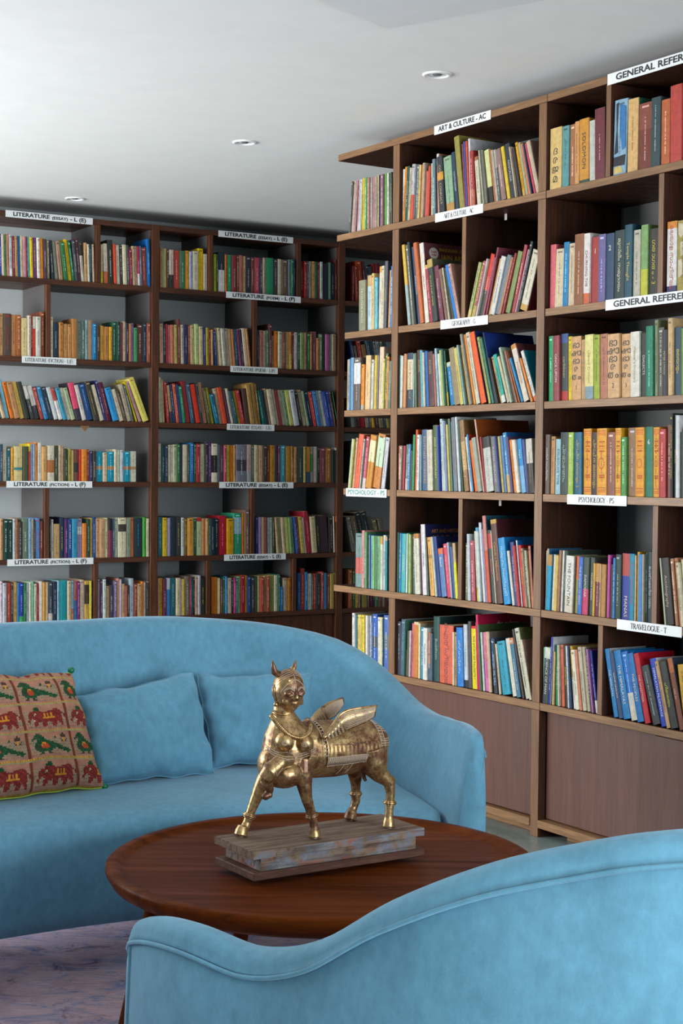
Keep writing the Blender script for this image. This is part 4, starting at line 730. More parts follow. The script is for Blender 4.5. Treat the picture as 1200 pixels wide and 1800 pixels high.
for b in books:
    if b['area'] == 0 and b['pl'] == '2' and b['x'] > 1240: continue
    v, f, fc, pv, pf, dep = book_geom(b); m = book_mtx(b)
    if id(b) in keep:
        o = from_py('book', v, f, M_BOOK); colour_attr(o.data, fc); o.matrix_world = m
        pg = from_py('pages', pv, pf, M_PAGE, o)
        cn = cname(b['col']); wmm = b['wd']
        size = 'thick' if wmm > .032 else 'slim' if wmm < .012 else ''
        cs_ = {'1': 'side bookcase', '2': 'side bookcase', 'B': 'back bookcase'}[b['pl']]
        tt = b['opt'].get('w', '')
        if b['pl'] != 'B':
            lab = f"{size} {cn} book, {ordinal(b['i'])} from the corner end, {b['row']}, {b['bay']}"
        else:
            lab = f"{size} {cn} book, {ordinal(b['i'])} from the bay's outer end, {b['row']}, {b['bay']}, back bookcase"
        tag(o, ' '.join(lab.split()), 'book', 'books on the walnut bookcases')
        if tt and wmm > .006:
            mal = tt[0] == '!'; s_ = tt.lstrip('!').replace('_', ' ')
            g = GAIN[b['pl']]; ink = b['opt'].get('i') or ('24262a' if lum(hexc(b['col'])) > .2 else 'e0dcd0')
            xo = -b['wd'] if b['th'] > 0 else 0
            texts.append((o, s_, b, xo, ink_mat(ink, g), mal, dep))
    else:
        i_ = len(restv); restv += [m @ Vector(q) for q in v]; restf += [tuple(k+i_ for k in q) for q in f]; restc += fc
        i_ = len(rpv); rpv += [m @ Vector(q) for q in pv]; rpf += [tuple(k+i_ for k in q) for q in pf]
ro = from_py('books', restv, restf, M_BOOK); colour_attr(ro.data, restc)
tag(ro, 'rows of smaller worn paperbacks and hardbacks filling the back bookcase', 'books', kind='stuff')
rp = from_py('pages', rpv, rpf, M_PAGE, ro); rp['kind'] = 'stuff'
for o, s_, b, xo, im, mal, dep in texts:
    w_, h = b['wd'], b['hh']
    if b['opt'].get('f') and mal:      # stacked glyphs, read from top to bottom, volume number below
        gl = s_.split(' ')
        for k, ch in enumerate(gl):
            t = text_obj('lettering', ch, w_*.62, im, o, Matrix.Translation((xo+w_/2, -.0009, h*(.86-.125*k))) @ FRONT)
        t = text_obj('lettering', b['opt']['f'], w_*.4, im, o, Matrix.Translation((xo+w_/2, -.0009, h*.19)) @ FRONT)
        continue
    if mal and ' ' in s_ and len(s_.split(' ')) >= 4:
        for k, ch in enumerate(s_.split(' ')):
            text_obj('lettering', ch, w_*.6, im, o, Matrix.Translation((xo+w_/2, -.0009, h*(.62-.15*k))) @ FRONT)
        continue
    if len(s_) <= 2:
        text_obj('lettering', s_, w_*.6, im, o, Matrix.Translation((xo+w_/2, -.0009, h*.78)) @ FRONT, bold=w_*.01); continue
    size = w_*(.52 if len(s_) < 22 else .44); ln = size*.56*len(s_); mx = h*.72
    k = min(1, mx/ln)
    al = b['opt'].get('a'); cz = h*.5 if not al else (h*.72 if al == 't' else h*.2)
    if al: k = min(1, h*.42/ln)
    text_obj('lettering', s_, size*max(k, .62), im, o, Matrix.Translation((xo+w_*.5, -.0009, cz)) @ W90, sx=min(1, k/max(k, .62)), bold=0)
    K = [q for q in ('K', 'K2', 'K3') if q in b['opt']]
for b_, o in [(b, o) for o, s_, b, *_ in texts] : pass
bykey = {}
for o in [q for q in bpy.data.objects if q.name.startswith('book') and q.get('label', '').find(' book,') > 0]: bykey[tuple(round(c, 4) for c in o.matrix_world.translation)] = o
for b in books:
    ks = [q for q in ('K', 'K2', 'K3') if q in b['opt']]
    if not ks or id(b) not in keep: continue
    m = book_mtx(b); o = bykey.get(tuple(round(c, 4) for c in m.translation))
    if not o: continue
    w_, h = b['wd'], b['hh']; g = GAIN['1']
    def side(txt, sz, y, z, col, bold=0, sx=1): return text_obj('cover_lettering', txt, sz, ink_mat(col, g), o, Matrix.Translation((w_+.0008, y, z)) @ SIDE, bold=bold, sx=sx)
    if ks[0] == 'K':
        lathe_v = [(w_+.0006, .050+.023*math.cos(a_), h*.875+.023*math.sin(a_)) for a_ in [2*math.pi*k/28 for k in range(28)]]
        from_py('cover_disc', lathe_v, [tuple(range(28))], ink_mat('ece8dc', g), o)
        side('South', .012, .050, h*.895, 'c83c30', .0004); side('India', .012, .050, h*.855, 'c83c30', .0004)
        side('PANORAMA OF', .019, .140, h*.925, 'd8b828', .0006, .9); side('JAIN ART', .032, .145, h*.825, 'd8b828', .001, .9)
    elif ks[0] == 'K2':
        side('ART AND HISTORY', .019, .11, h*.9, 'd09038', .0004, .9); side('JORDAN', .040, .115, h*.78, 'd09038', .001)
    else:
        side('tantra', .046, .15, h*.85, 'e8d8dc', .002)

# ------------------------------------------------------------------ curved sofa and loveseat
def curved_sofa(name, label, mat, inner, ztop, thick, front, zseat, zbot, back_flare, group, legs, ends=(.05, .035), seam_d=.05, arm=.3):
    """inner: plan points of the foot of the inside face, ztop: top height at each, front: plan points of the seat front"""
    r = empty(name, (sum(p[0] for p in inner)/len(inner), sum(p[1] for p in inner)/len(inner), 0)); tag(r, label, 'sofa', group)
    o_ = r.location
    n = 110
    P = crom([(p[0], p[1], 0, z) for p, z in zip(inner, ztop)], n)
    sec = []; outer = []; seam = []; tops = []
    for i in range(n):
        x, y, _, zt = P[i]; a = P[max(i-1, 0)]; b = P[min(i+1, n-1)]
        t = Vector((b[0]-a[0], b[1]-a[1], 0)).normalized(); nn = Vector((t.y, -t.x, 0))*thick[1]
        e = min(1, min(i, n-1-i)/7); e = math.sqrt(1-(1-e)**2)       # arm ends rounded
        q_ = min(1, min(i, n-1-i)/(n*arm)); q_ = q_*q_*(3-2*q_)
        th = (ends[0]+(thick[0]-ends[0])*q_)*(.72+.28*e); zt = zt-(1-e)*.022; fl = ends[1]+(back_flare-ends[1])*q_
        base = Vector((x, y, 0))
        prof = []
        R = th*.5; c_in = base + nn*fl                                  # inner face leans outwards
        hi_in = zseat-.03
        prof.append(base+nn*.012+Vector((0, 0, zbot)))
        prof.append(base+Vector((0, 0, hi_in)))
        for k in range(1, 5): prof.append(base.lerp(c_in, (k/5)**1.25)+Vector((0, 0, hi_in+(zt-R*.9-hi_in)*k/5)))
        for k in range(0, 11):
            an = math.pi*(1-k/10); prof.append(c_in+nn*(R+R*math.cos(an))+Vector((0, 0, zt-R*.9+R*.9*math.sin(an)**.85 if k not in (0, 10) else zt-R*.9)))
        out_top = c_in+nn*(2*R)
        zs = zt-seam_d
        prof.append(out_top+nn*.002+Vector((0, 0, zs+.004))); prof.append(out_top-nn*.003+Vector((0, 0, zs))); prof.append(out_top+nn*.001+Vector((0, 0, zs-.005)))
        base_out = base+nn*(fl*.55+th)
        for k in range(1, 9): prof.append(out_top.lerp(base_out, (k/8)**1.3)+nn*.012*math.sin(math.pi*k/8)+Vector((0, 0, zs-.005+(zbot-zs+.005)*k/8)))
        seam.append(out_top+nn*.004+Vector((0, 0, zs))); tops.append(c_in+nn*R+Vector((0, 0, zt)))
        sec.append(prof)
    m = len(sec[0]); v = [q-o_ for s_ in sec for q in s_]; f = []
    for i in range(n-1):
        for k in range(m-1): f.append((i*m+k, (i+1)*m+k, (i+1)*m+k+1, i*m+k+1))
    if thick[1] > 0: f = [q[::-1] for q in f]
    for i_, s_ in ((0, 1), (n-1, -1)):    # padded arm faces
        c_ = len(v); ring = [i_*m+k for k in range(m)]
        t = Vector((P[1][0]-P[0][0], P[1][1]-P[0][1], 0)).normalized() if i_ == 0 else Vector((P[-1][0]-P[-2][0], P[-1][1]-P[-2][1], 0)).normalized()
        dv_ = -t if i_ == 0 else t
        cen = sum((Vector(v[q]) for q in ring), Vector())/m
        ring2 = []
        for q in ring:
            pv_ = Vector(v[q]); ring2.append(len(v)); v.append(cen+(pv_-cen)*.86+dv_*.012)
        v.append(cen+dv_*.016); ci = len(v)-1
        for k in range(m):
            k2 = (k+1) % m
            q = (ring[k], ring[k2], ring2[k2], ring2[k]); f.append(q if s_ > 0 else q[::-1])
            q = (ring2[k], ring2[k2], ci); f.append(q if s_ > 0 else q[::-1])
    bk = from_py('backrest', v, f, mat, r, True)
    bm = bmesh.new(); bm.from_mesh(bk.data); bmesh.ops.recalc_face_normals(bm, faces=bm.faces); bm.to_mesh(bk.data); bm.free()
    for p in bk.data.polygons: p.use_smooth = True
    # piping along the outer seam and down the two arm faces
    bm = bmesh.new(); tube_bm(bm, [q-o_ for q in seam], .0034, 8)
    for i_ in (1, n-2):
        dn = [sec[i_][k]-o_ for k in range(len(sec[0])-10, len(sec[0]))]
        tube_bm(bm, dn, .0032, 8)
    from_bm('piping', bm, mat, r, True)
    # seat
    n2 = 60; F = crom([(p[0], p[1], 0) for p in front], n2); Bk = P[np.linspace(5, n-6, n2).astype(int)]
    v = []; f = []; prof_n = 0
    for i in range(n2):
        b = Vector((Bk[i][0], Bk[i][1], 0)); q = Vector((F[i][0], F[i][1], 0)); d = (q-b).normalized(); L = (q-b).length; R = .055
        pr = []
        pr.append(b-d*.0+Vector((0, 0, zseat-.02)))
        for k in range(1, 9): pr.append(b+d*(L-R)*k/8+Vector((0, 0, zseat+.012*math.sin(math.pi*k/9))))
        for k in range(1, 8):
            a = math.pi/2*k/7; pr.append(b+d*(L-R+R*math.sin(a))+Vector((0, 0, zseat-R+R*math.cos(a))))
        pr.append(b+d*(L-.004)+Vector((0, 0, zseat-.16))); pr.append(b+d*(L-.025)+Vector((0, 0, zbot+.04))); pr.append(b+d*(L-.035)+Vector((0, 0, zbot))); pr.append(b+Vector((0, 0, zbot)))
        prof_n = len(pr); v += [q_-o_ for q_ in pr]
    for i in range(n2-1):
        for k in range(prof_n): f.append((i*prof_n+k, (i+1)*prof_n+k, (i+1)*prof_n+(k+1) % prof_n, i*prof_n+(k+1) % prof_n))
    f.append(tuple(range(prof_n))); f.append(tuple((n2-1)*prof_n+k for k in range(prof_n))[::-1])
    st = from_py('seat', v, f, mat, r, False)
    bm = bmesh.new(); bm.from_mesh(st.data); bmesh.ops.recalc_face_normals(bm, faces=bm.faces); bm.to_mesh(st.data); bm.free()
    for p in st.data.polygons: p.use_smooth = len(p.vertices) == 4
    for (x, y) in legs:
        bm = bmesh.new(); tube_bm(bm, [Vector((x, y, .0135))-o_, Vector((x, y, zbot+.03))-o_], [.016, .026], 14)
        from_bm('leg', bm, M_WOODZ, r, True)
    return r, P, tops
zs_ = .42
sil = [(-700, 1250), (-500, 1150), (-200, 1108), (0, 1095), (100, 1091), (200, 1087), (300, 1084.5), (360, 1084), (440, 1089), (500, 1099), (560, 1112), (600, 1130), (640, 1163), (680, 1196), (720, 1220), (760, 1242), (800, 1259), (835, 1272), (860, 1290)]
inn = [(-1.16, 2.98), (-1.45, 3.05), (-1.72, 3.25), (-1.62, 3.72), (-1.30, 4.05), (-.99, 4.33), (-.72, 4.57), (-.42, 4.79), (-.10, 4.87), (.12, 4.66), (.215, 4.36), (.262, 4.12), (.292, 3.94)]
zt_ = []
for k, (x, y) in enumerate(inn):
    a = inn[max(k-1, 0)]; b = inn[min(k+1, len(inn)-1)]; t = Vector((b[0]-a[0], b[1]-a[1], 0)).normalized(); nn = Vector((-t.y, t.x, 0))
    top = Vector((x, y, 0))+nn*(.145 if k < len(inn)-3 else (.11, .08, .055)[k-len(inn)+3])
    Y = top.y; px = 600+FPX*top.x/Y
    py = np.interp(px, [q[0] for q in sil], [q[1] for q in sil])
    d = ray(px, py); zt_.append(EYE+d.z*Y/d.y)
zt_[0] = .66; zt_[1] = .72; zt_[2] = .80
zt_ = [min(z, .875) for z in zt_]; zt_[-1] = .672
frt = [(-1.18, 3.12), (-1.32, 3.40), (-1.12, 3.66), (-.86, 3.84), (-.56, 4.02), (-.25, 4.13), (.02, 4.13), (.20, 4.05), (.262, 3.985)]
sofa1, P_1, top1 = curved_sofa('curved_sofa', 'large curved blue velvet sofa facing the round table, cushions on its seat', M_VEL, inn, zt_, (.13, -1), frt, zs_, .145, .085,
    None, [(-1.45, 3.4), (-1.4, 3.8), (-.36, 4.5), (.12, 4.3), (-.1, 4.7), (-1.0, 4.25)])
# near loveseat, seen from behind
pts2 = [(-.331, 2.41, 1606), (-.232, 2.285, 1628), (-.125, 2.20, 1671), (-.03, 2.13, 1656), (.075, 2.06, 1581), (.2, 2.0, 1518), (.32, 1.965, 1483), (.44, 1.94, 1463), (.62, 1.93, 1450), (.85, 1.97, 1445), (1.1, 2.08, 1450), (1.35, 2.28, 1560), (1.45, 2.5, 1720)]
inn2 = []; zt2 = []
for k, (x, y, py) in enumerate(pts2):
    a = pts2[max(k-1, 0)]; b = pts2[min(k+1, len(pts2)-1)]; t = Vector((b[0]-a[0], b[1]-a[1], 0)).normalized(); nn = Vector((-t.y, t.x, 0))
    px = 600+FPX*x/y; d = ray(min(px, 1400), py); zt2.append(min(.885, EYE+d.z*y/d.y)); q = Vector((x, y, 0))+nn*.085; inn2.append((q.x, q.y))
zt2[-1] = .66; zt2[-2] = .70; zt2[-3] = .80
print('zt2', [round(z, 3) for z in zt2], 'zt1', [round(z, 3) for z in zt_])
frt2 = [(-.19, 2.42), (-.05, 2.56), (.2, 2.66), (.5, 2.68), (.8, 2.66), (1.1, 2.62), (1.3, 2.6)]
sofa2, P_2, top2 = curved_sofa('curved_loveseat', 'nearest blue velvet loveseat, seen from behind with piping along its sloping arm', M_VEL_LIT, inn2, zt2, (.075, 1), frt2, .41, .10, .03,
    None, [(-.12, 2.42), (.1, 2.2), (.5, 2.12), (1.25, 2.5), (1.0, 2.2)], seam_d=.034, ends=(.055, .03))

# ------------------------------------------------------------------ cushions
def cushion(name, label, BR, BL, TR, TL, thick, mat, cat='cushion', group=None, colf=None, dog=.0, seed=1, N=40, beads=False):
    BR, BL, TR, TL = map(Vector, (BR, BL, TR, TL)); c = (BR+BL+TR+TL)/4
    ex = ((BR-BL)+(TR-TL)).normalized(); ez = ((TR-BR)+(TL-BL)).normalized(); nrm = ez.cross(ex).normalized()
    if nrm.y > 0: nrm = -nrm
    r = None; v = []; f = []; cols = []; rs = random.Random(seed)
    def P(u, w, side):
        a, b = (u+1)/2, (w+1)/2
        pinch = .045
        uu = u*(1-pinch*(1-w*w)**1.0); ww = w*(1-pinch*(1-u*u))
        a, b = (uu+1)/2, (ww+1)/2
        p = BL*(1-a)*(1-b)+BR*a*(1-b)+TL*(1-a)*b+TR*a*b
        q = (max(0, 1-u*u)*max(0, 1-w*w))
        h = thick*(q**.36)*.5
        wr = noise.noise(Vector((u*2.2+seed, w*2.2, side)))*.020*q**.5 + noise.noise(Vector((u*6+seed, w*5, side+3)))*.0035*min(1, q*4)
        edge = (1-q**.3)
        wr += edge*.0035*math.sin(u*17+seed)*math.sin(w*15)
        wv = ez*(noise.noise(Vector((u*2.6+seed*3, w*1.3, 7)))*.011*abs(w)**3) + ex*(noise.noise(Vector((w*2.6, u+seed*3, 1)))*.009*abs(u)**3)
        return p + wv + nrm*(side*h+wr*(1 if side > 0 else .4))
    M_ = N+1
    for side in (1, -1):
        for j in range(M_):
            for i in range(M_): v.append(P(-1+2*i/N, -1+2*j/N, side)-c)
    for s_ in (0, 1):
        o = s_*M_*M_
        for j in range(N):
            for i in range(N):
                q = (o+j*M_+i, o+j*M_+i+1, o+(j+1)*M_+i+1, o+(j+1)*M_+i)
                f.append(q if s_ == 0 else q[::-1])
                if colf: cols.append(colf((i+.5)/N, (j+.5)/N) if s_ == 0 else (.25, .12, .09))
    o = from_py(name, v, f, mat, None, True, c)
    if colf: colour_attr(o.data, cols)
    bm = bmesh.new(); bm.from_mesh(o.data); bmesh.ops.remove_doubles(bm, verts=bm.verts, dist=.0004); bm.to_mesh(o.data); bm.free()
    if not colf or True:
        tag(o, label, cat, group)
    # seam welt around the edge
    ring = [(-1+2*i/30, -1) for i in range(31)]+[(1, -1+2*i/30) for i in range(1, 31)]+[(1-2*i/30, 1) for i in range(1, 31)]+[(-1, 1-2*i/30) for i in range(1, 31)]
    bm = bmesh.new(); tube_bm(bm, [P(a, b, 0)-c for a, b in ring], .0026, 6, False)
    from_bm('seam', bm, mat if not colf else M_LIME, o, True)
    return o, P, c
M_LIME = plain('lime_thread', lin('a8c848'), .8)
M_BEAD = plain('green_bead', lin('0c7350'), .35)
zc_ = .432
def cz(px, py, z): p = at_z(px, py, z); return p
c1BR = cz(378, 1358, zc_); c1BL = cz(168, 1382, zc_); c1TR = at_Y(341, 1182, c1BR.y+.09); c1TL = at_Y(132, 1221, c1BL.y+.09)
c2BR = cz(556, 1347, zc_); c2BL = cz(372, 1353, zc_); c2TR = at_Y(549, 1184, c2BR.y+.09); c2TL = at_Y(343, 1190, c2BL.y+.09)
off = Vector((-.002, .035, 0))
cushion('cushion', 'plain blue velvet cushion in the sofa corner, behind the winged figure', c2BR+off, c2BL+off, c2TR+off, c2TL+off, .13, M_VEL, group='plain blue cushions', seed=4)
off1 = Vector((.0, -.005, 0))
cushion('cushion', 'plain blue velvet cushion tucked beside the patterned cushion', c1BR+off1, c1BL+off1, c1TR+off1, c1TL+off1, .14, M_VEL, group='plain blue cushions', seed=9)
# woven cushion: banded peacocks and elephants, coloured stitch by stitch
ELE = ["..........................", "........GG................", ".......GGGG...............", ".......GGGG........RRR....", "......RRRRRR....RRRRRRR...", "....RRRRRRRRRRRRRRRRRRRR..", "...RRRRWRRRRRYRYRYRRRRRRR.", "..RRRGWRRRRRRYRYRYRRRRRR.R", "..RRRRRRRRRRRYRYRYRRRRRR.R", "..RRRRRRRRRRYYYYYYYRRRRR.R", "..RR.RRRRRRRRRRRRRRRRRRR..", ".RR..WRRRRRRRRRRRRRRRRRR..", ".RR..RRRRR.RRR..RRRRRRR...", "..R..RRR...RRR...RRR.RRR..", ".....RRR...RRR...RRR..RR..", ".....RR....RR....RR...RR..", ".........................."]
PEA = ["..........................", "....GGG..............B....", "...GGGGG............BBB...", "..GGBGGGG.......G...BBB...", ".GGGGGGGG......GG....Y....", ".G..GGGGGG.........B.Y.B..", "....GGGGGGGG........BYB...", "...GGGGYYGGGGG............", "...GGGYOYOGGGGGG..........", "..GGBGYOOOGGGGGGGG........", "..GBGBOOOOOGGGGGGGGG......", "..BGBGBOOOGGGGGGGGGGGG....", "...GBGBGGGGGGG..GGGGGGGG..", "....GGGGGGGG........GGGGG.", ".....GG..GG...........GG..", "....BBB..BBB..............", ".........................."]
CL = {'G': '1f4a2c', 'R': '7c2b26', 'Y': 'cf8a2c', 'O': 'b4472a', 'W': 'b9ae8a', 'B': '4a3a30'}
CL = {k: lin(q) for k, q in CL.items()}
def weave(u, w):
    rows = 4.3; y = (1-w)*rows+.72; row = int(y); fy = y-row; cells = 3.0; x = u*cells+.62; fx = x-int(x)
    bg = lin('b07c66') if ((fy > .1 and fy < .35) or fy > .85) else lin('998c6e')
    st = (int(u*118)+int(w*118)) % 2
    if st and not (fy > .1 and fy < .3): bg = lin('7c6656') if int(w*118) % 3 == 0 else lin('a87e6a')
    if fy < .045: return lin('cf9a34') if int(u*118) % 2 else lin('a8743a')
    if fy < .09: return lin('9c9064')
    if fx < .035 or fx > .985: return lin('6e3a2a')
    if fx < .06: return lin('b06a54')
    pat = ELE if row % 2 == 0 else PEA
    a = int((fx-.06)/.92*26); b = int((fy-.12)/.84*17)
    if 0 <= a < 26 and 0 <= b < 17:
        ch = pat[b][a]
        if ch != '.':
            c = CL[ch]
            if st and ch in 'GR' and (a*3+b) % 4 == 0: c = tuple(q*1.6+.02 for q in c)
            return c
    return bg
M_WEAVE = attr_mat('woven_cotton', .9, .2, .35, .6)
gBR = cz(182, 1385, zc_); gBLd = cz(0, 1409, zc_); d_ = (gBLd-gBR).normalized(); gBL = gBR+d_*.43
gTR = at_Y(124, 1180, gBR.y+.11); gTL = gTR+d_*.41+Vector((0, 0, .012))
gc, PG, gcc = cushion('cushion', 'patterned woven cushion with peacocks and elephants and green corner beads', gBR, gBL, gTR, gTL, .15, M_WEAVE, colf=weave, seed=2, N=150)
for a, b in ((1, 1), (1, -1), (-1, 1), (-1, -1)):
    bm = bmesh.new(); q = PG(a*1.01, b*1.01, 0)-gcc; ell_bm(bm, q+Vector((0, 0, .006 if b > 0 else .004)), (.0095,)*3, seg=18); from_bm('bead', bm, M_BEAD, gc, True)

# ------------------------------------------------------------------ round table
tc = Vector((-.035, 3.505, 0)); R_ = .478
tbl = empty('coffee_table', tc); tag(tbl, 'round dark mahogany coffee table with raised rim and splayed legs', 'table')
H_ = .452
o = lathe('tabletop', [(.001, H_-.012), (R_-.045, H_-.012), (R_-.034, H_-.010), (R_-.026, H_-.002), (R_-.02, H_), (R_-.006, H_), (R_, H_-.004), (R_+.001, H_-.014), (R_-.012, H_-.036), (R_-.03, H_-.047), (R_-.055, H_-.050), (.001, H_-.050)], M_TABLE, tbl, 160)
for k, a in enumerate((207, 297, 27, 117)):
    a = math.radians(a); dr = Vector((math.cos(a), math.sin(a), 0))
    bm = bmesh.new(); tube_bm(bm, [dr*.385+Vector((0, 0, H_-.051)), dr*.440+Vector((0, 0, .2)), dr*.492+Vector((0, 0, .0165))], [.026, .021, .013], 16)
    from_bm('leg', bm, M_TABLE, tbl, True)
obox('brace', O, Vector((math.cos(math.radians(27)), math.sin(math.radians(27)), 0)), Vector((-math.sin(math.radians(27)), math.cos(math.radians(27)), 0)), -.39, .39, -.02, .02, H_-.085, H_-.0505, M_TABLE, tbl, .003)
obox('brace', O, Vector((math.cos(math.radians(117)), math.sin(math.radians(117)), 0)), Vector((-math.sin(math.radians(117)), math.cos(math.radians(117)), 0)), -.39, .39, -.02, .02, H_-.120, H_-.0855, M_TABLE, tbl, .003)

# ------------------------------------------------------------------ rug
t = NT('rug_wool', .95, 0, .1)
v = t.coord((1, 1, 1)); base = t.ramp(t.noise(v, 2.3, 6, .65, .6), [(.34, lin('cca8b8')), (.5, lin('f0d0d8')), (.66, lin('e4d4f0'))])
streak = t.noise(t.coord((9, 150, 1)), 1, 4, .6); base = t.mix(t.ramp(streak, [(.38, .0), (.62, .45)]), base, lin('b0909c'))
blue = t.ramp(t.noise(t.coord((5, 9, 1)), 1.5, 8, .8, .8), [(.49, .0), (.62, .7)]); base = t.mix(blue, base, lin('5a86c0'))
red = t.ramp(t.noise(t.coord((4, 6, 1), (0, 0, 1)), 2.1, 8, .8, .8), [(.55, .0), (.66, .75)]); base = t.mix(red, base, lin('5c1e3c'))
vo = t.n('ShaderNodeTexVoronoi', feature='F1'); vo.inputs['Scale'].default_value = 2.9; vo.inputs['Randomness'].default_value = .9; t.l(t.mix(.08, t.coord(), t.noise(t.coord(), 9, 3)) if False else t.coord(), vo.inputs['Vector'])
ring = t.ramp(vo.outputs['Distance'], [(0, .0), (.175, .0), (.195, .75), (.225, .75), (.245, .0)]); base = t.mix(ring, base, lin('3f84cc'))
core = t.ramp(vo.outputs['Distance'], [(0, .7), (.07, .7), (.10, .0), (1, 0)]); base = t.mix(core, base, lin('6c2444'))
t.col(base); t.bump(t.noise(t.coord((40, 400, 40)), 1, 4, .7), .9, .004)
ru = Vector((.857, .515, 0)); rv = Vector((-.515, .857, 0)); rc = Vector((-.35, 3.25, 0))
nx, ny = 90, 60; v = []; f = []
for j in range(ny+1):
    for i in range(nx+1):
        z = .012+noise.noise(Vector((i*.25, j*.25, 0)))*.0006; v.append(ru*(-1.75+2.75*i/nx)+rv*(-1.35+3.6*j/ny)+Vector((0, 0, z)))
for j in range(ny):
    for i in range(nx): f.append((j*(nx+1)+i, j*(nx+1)+i+1, (j+1)*(nx+1)+i+1, (j+1)*(nx+1)+i))
b0 = len(v); bord = [(0, 0), (nx, 0), (nx, ny), (0, ny)]
rg = from_py('rug', v, f, t.m, None, True, rc)
m_ = rg.modifiers.new('thickness', 'SOLIDIFY'); m_.thickness = .011; m_.offset = -1
tag(rg, 'mauve and blue faded wool rug under the sofa and round table', 'rug')
bm = bmesh.new()
cs = [ru*a+rv*b+Vector((0, 0, .0065)) for a, b in ((-1.75, -1.35), (1.0, -1.35), (1.0, 2.25), (-1.75, 2.25), (-1.75, -1.35))]
tube_bm(bm, cs, .006, 6); from_bm('binding', bm, plain('rug_binding', lin('4a3040'), .9), rg)

# ------------------------------------------------------------------ winged figure on its painted plinth
F0 = at_z(446, 1549.5, .453); ex = Vector((.841, .541, 0)).normalized(); ey = Vector((-ex.y, ex.x, 0))
st = empty('winged_statue', (F0.x, F0.y, .4525)); tag(st, 'gilded winged cow figure with a woman head on a worn painted wooden base', 'statue')
st.rotation_euler = (0, 0, math.atan2(ex.y, ex.x))
bpy.context.view_layer.update()
def S(px, py, y, dx=0, dz=0):
    """picture point -> figure frame, on the upright plane at depth y"""
    d = ray(px, py); o_ = F0+ey*y; t = (o_-EYEV).dot(ey)/d.dot(ey); p = EYEV+d*t-F0
    return Vector((p.dot(ex)+dx, y, p.z+F0.z-.4525+dz))
# base
tw = NT('weathered_paint', .75, 0, .3); v_ = tw.coord((1, 1, 1)); nn_ = tw.noise(v_, 26, 6, .7, .5)
c_ = tw.ramp(nn_, [(.30, lin('5a4638')), (.44, lin('8c7866')), (.56, lin('7c808c')), (.66, lin('98948e'))])
rd = tw.ramp(tw.noise(tw.coord((1, 1, 2.2)), 14, 5, .7), [(.55, 0.), (.62, .8)]); c_ = tw.mix(rd, c_, lin('a0604a'))
dk = tw.ramp(tw.noise(tw.coord((3, 40, 40)), 2, 4, .6), [(.40, .55), (.52, 0.)]); c_ = tw.mix(dk, c_, lin('3a2c22')); tw.col(c_); tw.bump(nn_, .5, .001)
tw2 = wood('weathered_wood', lin('5c4636'), lin('9a8472'), 3, .75, 0, .3); tw3 = wood('plinth_wood', lin('4c3026'), lin('765040'), 3, .6, 0, .3)
X_, Y_ = Vector((1, 0, 0)), Vector((0, 1, 0))
obox('base_foot', O, X_, Y_, 0, .44, 0, .172, 0, .0165, tw3, st, .0015)
obox('base_block', O, X_, Y_, .020, .420, .006, .160, .0167, .046, tw.m, st, .001)
for k, (a, b, c0, c1) in enumerate(((-.002, .438, -.002, .082), (-.002, .438, .0832, .172))):
    bm = bmesh.new(); N_ = 44; vs = []
    for i in range(N_+1):
        x = a+(b-a)*i/N_; e0 = noise.noise(Vector((i*.7, k*9, 0)))*.0014; e1 = noise.noise(Vector((i*.8, k*9+4, 0)))*.0008
        if i > N_-5 and k == 0: e0 += .003*abs(math.sin(i*1.7))
        vs.append([bm.verts.new((x, c0+e0, .0462)), bm.verts.new((x, c1+e1*.3, .0462)), bm.verts.new((x, c1+e1*.3, .0625+e1*.6)), bm.verts.new((x, c0+e0*.6, .0625+e0*.5))])
    for p, q in zip(vs, vs[1:]):
        for j in range(4): bm.faces.new((p[j], p[(j+1) % 4], q[(j+1) % 4], q[j]))
    bm.faces.new(vs[0]); bm.faces.new(vs[-1][::-1]); bmesh.ops.recalc_face_normals(bm, faces=bm.faces)
    o = from_bm('base_plank', bm, tw2, st); o.data.materials.append(tw.m)
    for p in o.data.polygons:
        if p.normal.y < -.7: p.material_index = 1
Z0 = .063
# gilding
g = NT('worn_gilding', .34, .9, .5); v_ = g.coord(); n1 = g.noise(v_, 30, 7, .68, .4); n2 = g.noise(v_, 130, 5, .7); n3 = g.noise(v_, 9, 3, .5)
mk = g.mix(.42, n1, n3); w1 = g.ramp(mk, [(.44, 0.), (.54, 1.)])
gold = g.ramp(n2, [(.3, lin('94714a')), (.6, lin('ccaa78')), (.8, lin('e4d0a4'))]); brn = g.ramp(n2, [(.35, lin('4e2c1a')), (.65, lin('7a5238'))])
g.col(g.mix(w1, brn, gold)); g.l(g.ramp(mk, [(.43, .35), (.55, .92)]), g.b.inputs['Metallic'])
g.l(g.ramp(n2, [(.3, .24), (.7, .46)]), g.b.inputs['Roughness']); g.bump(n2, .35, .0006); GILD = g.m
LIMEW = plain('limewash', lin('b09c88'), .8)
# body: one continuous surface fused from tapered limbs
bm = bmesh.new()
yc = .092
def T(pts, r, n=20): tube_bm(bm, pts, r, n)
def E(c, r, rot=None, seg=24): ell_bm(bm, c, r, rot, seg)
def PX(r, Y=3.45): return r*Y/FPX
# barrel and rump
T([S(520, 1318, yc), S(548, 1318, yc), S(585, 1317, yc), S(620, 1313, yc), S(648, 1308, yc), S(662, 1306, yc)], [PX(49), PX(50), PX(49), PX(46), PX(40), PX(30)], 28)
E(S(648, 1305, yc-.006), (.046, .046, PX(36)))
